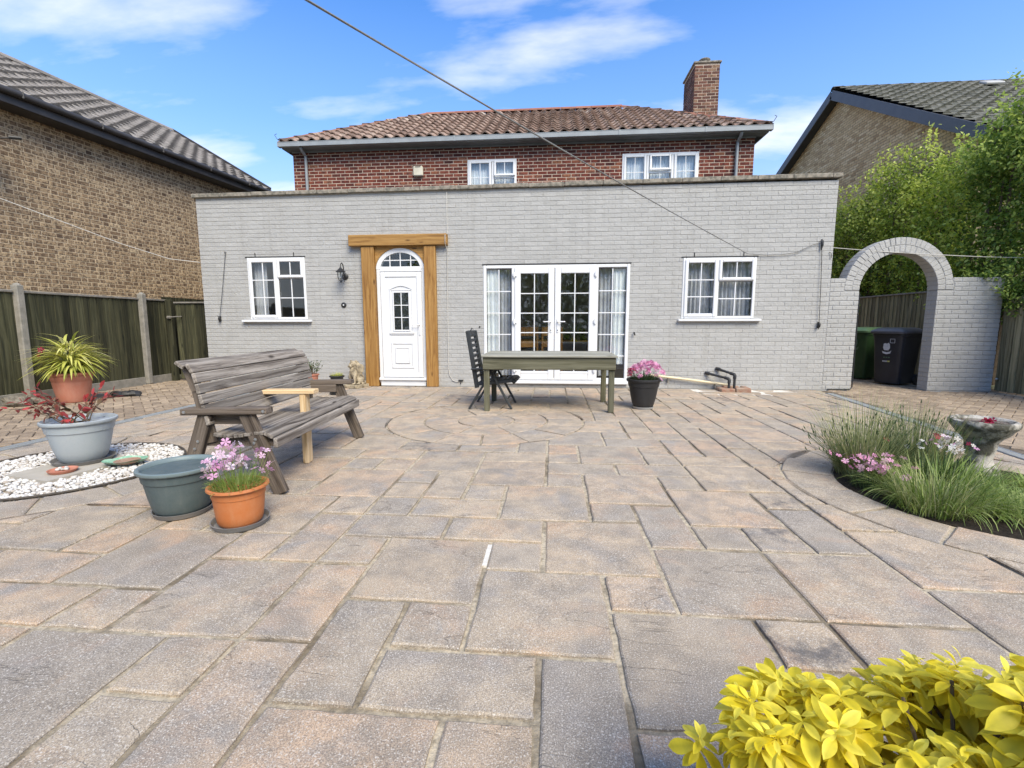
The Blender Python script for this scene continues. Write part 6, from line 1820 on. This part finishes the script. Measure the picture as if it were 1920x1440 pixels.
# -- arching blades helper
def blades(parent, name, c, n, rad, hmin, hmax, spread, w, seed, mat, lo=.1, hi=1.0, droop=1.0, seg=7, tilt=(0, 0)):
    rg = random.Random(seed); b = MB()
    for k in range(n):
        a = rg.random() * 2 * pi; r0 = rad * sqrt(rg.random()); L = rg.uniform(hmin, hmax); sp = rg.uniform(.15, 1) * spread
        x0, y0 = c[0] + r0 * cos(a), c[1] + r0 * sin(a); a2 = a + rg.uniform(-.6, .6)
        ww = w * rg.uniform(.6, 1.2); b.cur = (rg.uniform(lo, hi), rg.random(), 0)
        vs_, fs_ = [], []; px, pz, ang = 0.0, 0.0, sp * .55
        tw = rg.uniform(-.8, .8)
        for i in range(seg + 1):
            t = i / seg; hw = ww * .5 * (1 - t) ** .55 * min(1, .4 + 3 * t)
            sx, sy = -sin(a2 + tw * t), cos(a2 + tw * t)
            X_, Y_ = x0 + px * cos(a2) + tilt[0] * pz, y0 + px * sin(a2) + tilt[1] * pz
            vs_ += [(X_ + sx * hw, Y_ + sy * hw, c[2] + pz), (X_ - sx * hw, Y_ - sy * hw, c[2] + pz)]
            px += L / seg * sin(ang); pz += L / seg * cos(ang); ang += sp * droop / seg * (1.2 + t)
        for i in range(seg): fs_.append((2 * i, 2 * i + 1, 2 * i + 3, 2 * i + 2))
        b.add(vs_, fs_)
    return b.build(name, mat, parent, kind='stuff')

def flowers(parent, name, P, seed, mat, r=(.018, .028), lo=0, hi=1, face=None):
    rg = np.random.default_rng(seed); n = len(P); P = np.asarray(P, float)
    nrm = rand_dirs(n, rg, 1.2) if face is None else rand_dirs(n, rg) * .55 + np.asarray(face)
    d = np.cross(nrm, rand_dirs(n, rg))
    return scatter(name, *FLOWER, P, rots(d, nrm), rg.uniform(*r, n), tint3(rg.uniform(lo, hi, n)), mat, parent, stuff=True)

# yellow striped grass in the terracotta pot
sg = thing('striped_grass', 'mound of yellow striped grass spilling from the terracotta pot by the fence', 'plant', (-6.42, -2.10, .42))
rg = np.random.default_rng(55)
n_ = 430; d_ = rand_dirs(n_, rg, .35); d_[:, 2] = np.abs(d_[:, 2]) * .9 - .08
P_ = d_ * np.array([.25, .25, .44]) * rg.uniform(.35, 1.0, n_)[:, None] + np.array([0, 0, .10]); P_[:, 2] = np.maximum(P_[:, 2], .02)
D_ = d_ * np.array([1, 1, .45]) + rand_dirs(n_, rg) * .35 + np.array([0, 0, .30])
o_ = scatter('leaves', *leaf_tmpl(1, .115, 6, .85, .25, .7), P_, rots(D_, np.tile([0, 0, 1.0], (n_, 1))), rg.uniform(.16, .30, n_), tint3(.15 + .85 * rg.random(n_) * np.clip(P_[:, 2] / .3, .35, 1)), ML['stripe'], sg)
o_['kind'] = 'stuff'
blades(sg, 'inner_leaves', (0, 0, 0), 150, .14, .20, .44, .9, .016, 6, ML['stripe'], .0, .5, 1.2, 6)
flowers(sg, 'dark_flowers', [(-.15, -.24, .36), (-.18, -.25, .28), (-.14, -.24, .33)], 3, ML['crimson'], (.035, .045), 0, .2, (.3, -.8, .2))
# red leaved shrub in the pale grey pot
def twig_plant(t, n, L, seed, mat, lsize, up=.8, spread=1.0, mfac=(.2, 1), stemmat=None, nl=9):
    rg = np.random.default_rng(seed); b = MB(); P, D, U, S, T = [], [], [], [], []
    for k in range(n):
        a = rg.random() * 6.28; d = Vector((cos(a) * spread * rg.uniform(.3, 1), sin(a) * spread * rg.uniform(.3, 1), up)).normalized()
        p = Vector((rg.normal(0, .05), rg.normal(0, .05), 0)); l = L * rg.uniform(.55, 1.15); pts = [p]
        for s in range(4):
            d = (d + Vector(rg.normal(0, .16, 3))).normalized(); p = p + d * l / 4; pts.append(p)
        b.tube(pts, [.005, .004, .0035, .003, .0015], 5)
        for q in range(nl):
            u = (.35 + .65 * q / (nl - 1)) * 4; i = min(3, int(u)); f_ = u - i; w = pts[i].lerp(pts[i + 1], f_)
            dd = (d * .6 + Vector(rg.normal(0, .6, 3))).normalized(); P.append(w); D.append(dd); U.append(Vector(rg.normal(0, .4, 3)) + V(0, 0, 1)); S.append(lsize * rg.uniform(.7, 1.25)); T.append(mfac[0] + (mfac[1] - mfac[0]) * (u / 4) ** 1.5 + rg.normal(0, .12))
    b.build('stems', stemmat or MT['bark'], t)
    scatter('leaves', *LEAF, np.array(P), rots(np.array(D), np.array(U)), np.array(S), tint3(T), mat, t)
rp = thing('red_leaved_shrub', 'straggly shrub with crimson young leaves in the pale grey pot', 'shrub', (-3.215, -4.93, .34))
twig_plant(rp, 17, .42, 4, ML['red'], .062, .62, 1.0, (.1, 1.0), None, 10)
# pale pink dianthus in the orange pot
dp = thing('pink_dianthus', 'pale pink dianthus flowers over green needles in the orange pot', 'flowers', (-1.165, -5.93, .20))
blades(dp, 'leaves', (0, 0, 0), 520, .12, .05, .12, 1.3, .006, 7, ML['grass'], .35, 1.0, 1.0, 4)
rg = random.Random(9); PP = []; st = MB()
for k in range(64):
    a = rg.random() * 6.28; r_ = .16 * sqrt(rg.random()); x, y = r_ * cos(a) - .01, r_ * sin(a) + .02; z = .09 + .14 * rg.random() * (1 - (r_ / .22) ** 2) + .02; PP.append((x * 1.25, y * 1.2, z)); st.tube([(x * .6, y * .6, .0), (x, y, z * .6), (x * 1.25, y * 1.2, z)], .0012, 4)
for k in range(5): PP.append((-.11 + .02 * k, .02, .24 + .015 * (k % 3)))
st.build('stems', ML['grass'], dp); flowers(dp, 'blooms', PP, 2, ML['palepink'], (.019, .029))
# bright pink flowers in the black pot
kp = thing('pink_bedding_flowers', 'bright pink flowers with a crimson cluster in the black pot', 'flowers', (1.83, -2.0, .36))
blades(kp, 'leaves', (0, 0, 0), 260, .17, .08, .18, 1.1, .012, 8, ML['dull'], .1, .8, 1.0, 4)
rg = random.Random(10); PP = []
for k in range(210):
    a, e = rg.random() * 6.28, rg.random(); r_ = .235 * sqrt(e); PP.append((r_ * cos(a) + .03, r_ * sin(a), .07 + .19 * sqrt(max(0, 1 - e)) + rg.uniform(-.015, .02)))
flowers(kp, 'pink_blooms', PP, 5, ML['pink'], (.022, .032))
PP = [(-.17 + rg.gauss(0, .035), -.08 + rg.gauss(0, .04), .16 + rg.gauss(0, .03)) for k in range(26)]
flowers(kp, 'crimson_blooms', PP, 6, ML['crimson'], (.018, .026))
# small pots by the wall
sp = thing('bushy_herb', 'dark green bushy herb in the small terracotta pot by the wall', 'plant', (-3.555, -.60, .25)); twig_plant(sp, 26, .26, 6, ML['dull'], .035, 1.0, .55, (.2, .8), None, 12)
sg2 = thing('short_grass', 'short tufted grass in the small dark pot behind the bench arm', 'plant', (-2.86, -1.10, .28)); blades(sg2, 'leaves', (0, 0, 0), 220, .09, .05, .10, .8, .006, 9, ML['stripe'], .0, .7, 1.0, 4)

# -- planted circle
lv = thing('lavender', 'spiky lavender clump leaning over the paving at the left of the planted circle', 'plant', (2.93, -4.72, 0))
blades(lv, 'stems', (0, 0, 0), 620, .16, .30, .70, 1.15, .0045, 11, ML['lav'], .1, 1.0, .25, 6)
blades(lv, 'leaves', (0, 0, 0), 700, .16, .10, .28, 1.1, .007, 12, ML['lav'], .0, .7, .5, 4)
rg = random.Random(13); bd = MB()
lv2 = thing('lavender', 'upright lavender clump with dark buds in front of the bird bath', 'plant', (3.42, -4.55, 0))
blades(lv2, 'stems', (0, 0, 0), 420, .20, .30, .58, .6, .0045, 21, ML['lav'], .1, 1.0, .2, 6)
blades(lv2, 'leaves', (0, 0, 0), 700, .24, .12, .30, .9, .008, 22, ML['lav'], .1, .8, .5, 4)
for par, R_, H0, H1, n_, sprd in ((lv, .42, .28, .52, 150, 1), (lv2, .36, .38, .56, 90, .6)):
    bd = MB()
    for k in range(n_):
        a = rg.random() * 6.28; r_ = R_ * sqrt(rg.random()); z = rg.uniform(H0, H1) * (1 - .4 * r_ / R_)
        x, y = r_ * cos(a), r_ * sin(a); bd.cur = (rg.uniform(.2, .9), 0, 0); bd.tube([(x * .35, y * .35, .08), (x, y, z)], [.0016, .0010], 4)
        bd.tube([(x, y, z), (x * 1.02, y * 1.02, z + .012), (x * 1.04, y * 1.04, z + .03)], [.002, .0045, .001], 5)
    bd.build('flower_buds', ML['dull'], par)
gc = thing('green_grass_clump', 'lush bright green grassy clump at the front of the planted circle', 'plant', (3.10, -5.22, 0))
blades(gc, 'leaves', (0, 0, 0), 1100, .30, .12, .34, 1.7, .007, 31, ML['grass'], .1, 1.0, .9, 7)
gc2 = thing('green_grass_clump', 'bright green grassy clump below the bird bath at the right edge', 'plant', (3.50, -5.42, 0))
blades(gc2, 'leaves', (0, 0, 0), 1000, .32, .06, .20, 1.7, .008, 32, ML['grass'], .2, 1.0, .9, 7)
gc3 = thing('green_grass_clump', 'low leafy green clump at the foot of the bird bath', 'plant', (3.95, -5.05, 0))
blades(gc3, 'leaves', (0, 0, 0), 460, .20, .05, .15, 1.4, .012, 33, ML['grass'], .2, 1.0, .9, 6)
dk = thing('pink_dianthus', 'clump of rose pink dianthus at the left front of the planted circle', 'flowers', (2.80, -5.02, 0))
blades(dk, 'leaves', (0, 0, 0), 260, .10, .07, .17, 1.1, .006, 41, ML['dull'], .1, .8, .8, 4)
rg = random.Random(14); PP = [(rg.gauss(0, .085), rg.gauss(0, .085), .12 + rg.random() * .11) for _ in range(64)]
flowers(dk, 'blooms', PP, 7, ML['pink'], (.018, .026), .2, 1)
ap = thing('white_alyssum', 'few white and pale pink small blooms amid the grass by the bird bath', 'flowers', (3.30, -4.95, 0))
blades(ap, 'leaves', (0, 0, 0), 120, .10, .16, .30, .7, .008, 42, ML['dull'], .1, .8, .6, 4)
flowers(ap, 'white_blooms', [(rg.gauss(0, .11), rg.gauss(0, .06), .25 + rg.random() * .08) for _ in range(22)], 8, ML['wht'], (.014, .022))
flowers(ap, 'pink_blooms', [(rg.gauss(-.02, .06), rg.gauss(0, .05), .28 + rg.random() * .08) for _ in range(9)], 9, ML['palepink'], (.014, .022))
rf = thing('red_flowers', 'scattered small scarlet flowers in the planted circle', 'flowers', (3.25, -4.80, 0))
st = MB(); PP = [(-.22, .0, .30), (-.20, .02, .28), (.10, -.02, .34), (.12, -.01, .32), (.24, -.12, .30), (.25, -.12, .29)]
for q in PP: st.tube([(q[0] * .6, q[1], 0), q], .0016, 4)
st.build('stems', ML['grass'], rf); flowers(rf, 'blooms', PP, 10, ML['crimson'], (.014, .02), .8, 1)
bf = thing('cut_flower', 'magenta flower head floating in the bird bath', 'flower', (3.83, -4.64, .392)); flowers(bf, 'petals', [(rg.gauss(0, .022), rg.gauss(0, .022), rg.random() * .03) for _ in range(12)], 11, ML['crimson'], (.018, .026), .7, 1)
wd = MB()
# house plant on the dining table
ip = thing('house_plant', 'green leafy plant on the dining table inside the french doors', 'plant', (1.05, 1.55, .80)); b = MB(); b.lathe([(.07, 0), (.10, .16), (.10, .17)], 20); b.build('planter', MT['dish'], ip)
twig_plant(ip, 40, .32, 16, ML['ivy'], .07, .5, 1.2, (.4, 1), None, 10)

# hedge and trees at the foot of the garden, seen only as dark reflections in the panes
cl = []
for x in np.arange(-9, 10, .9):
    for z in np.arange(.3, 2.6 + .8 * sin(x * .9) + 1.6 * max(0, sin(x * .45 + 1.2)) + 1.2, .6): cl.append((x, -15.5, z, .7, .5, .6))
hedge('hedge', 'tall dark hedge at the foot of the garden reflected in the windows', cl, 15000, 9, ML['hedge'], (.16, .26))

lv3 = thing('lavender', 'low grey green lavender tuft trailing over the soil at the front edge', 'plant', (2.92, -5.40, 0))
blades(lv3, 'stems', (0, 0, 0), 380, .16, .12, .40, 1.5, .005, 51, ML['lav'], .1, 1.0, .5, 6)
blades(lv3, 'leaves', (0, 0, 0), 420, .18, .06, .18, 1.4, .007, 52, ML['grass'], .0, .8, .6, 4)
gc4 = thing('green_grass_clump', 'green tuft between the lavender clumps and the grassy front', 'plant', (3.45, -4.95, 0))
blades(gc4, 'leaves', (0, 0, 0), 600, .20, .10, .24, 1.4, .008, 53, ML['grass'], .1, .9, .8, 6)
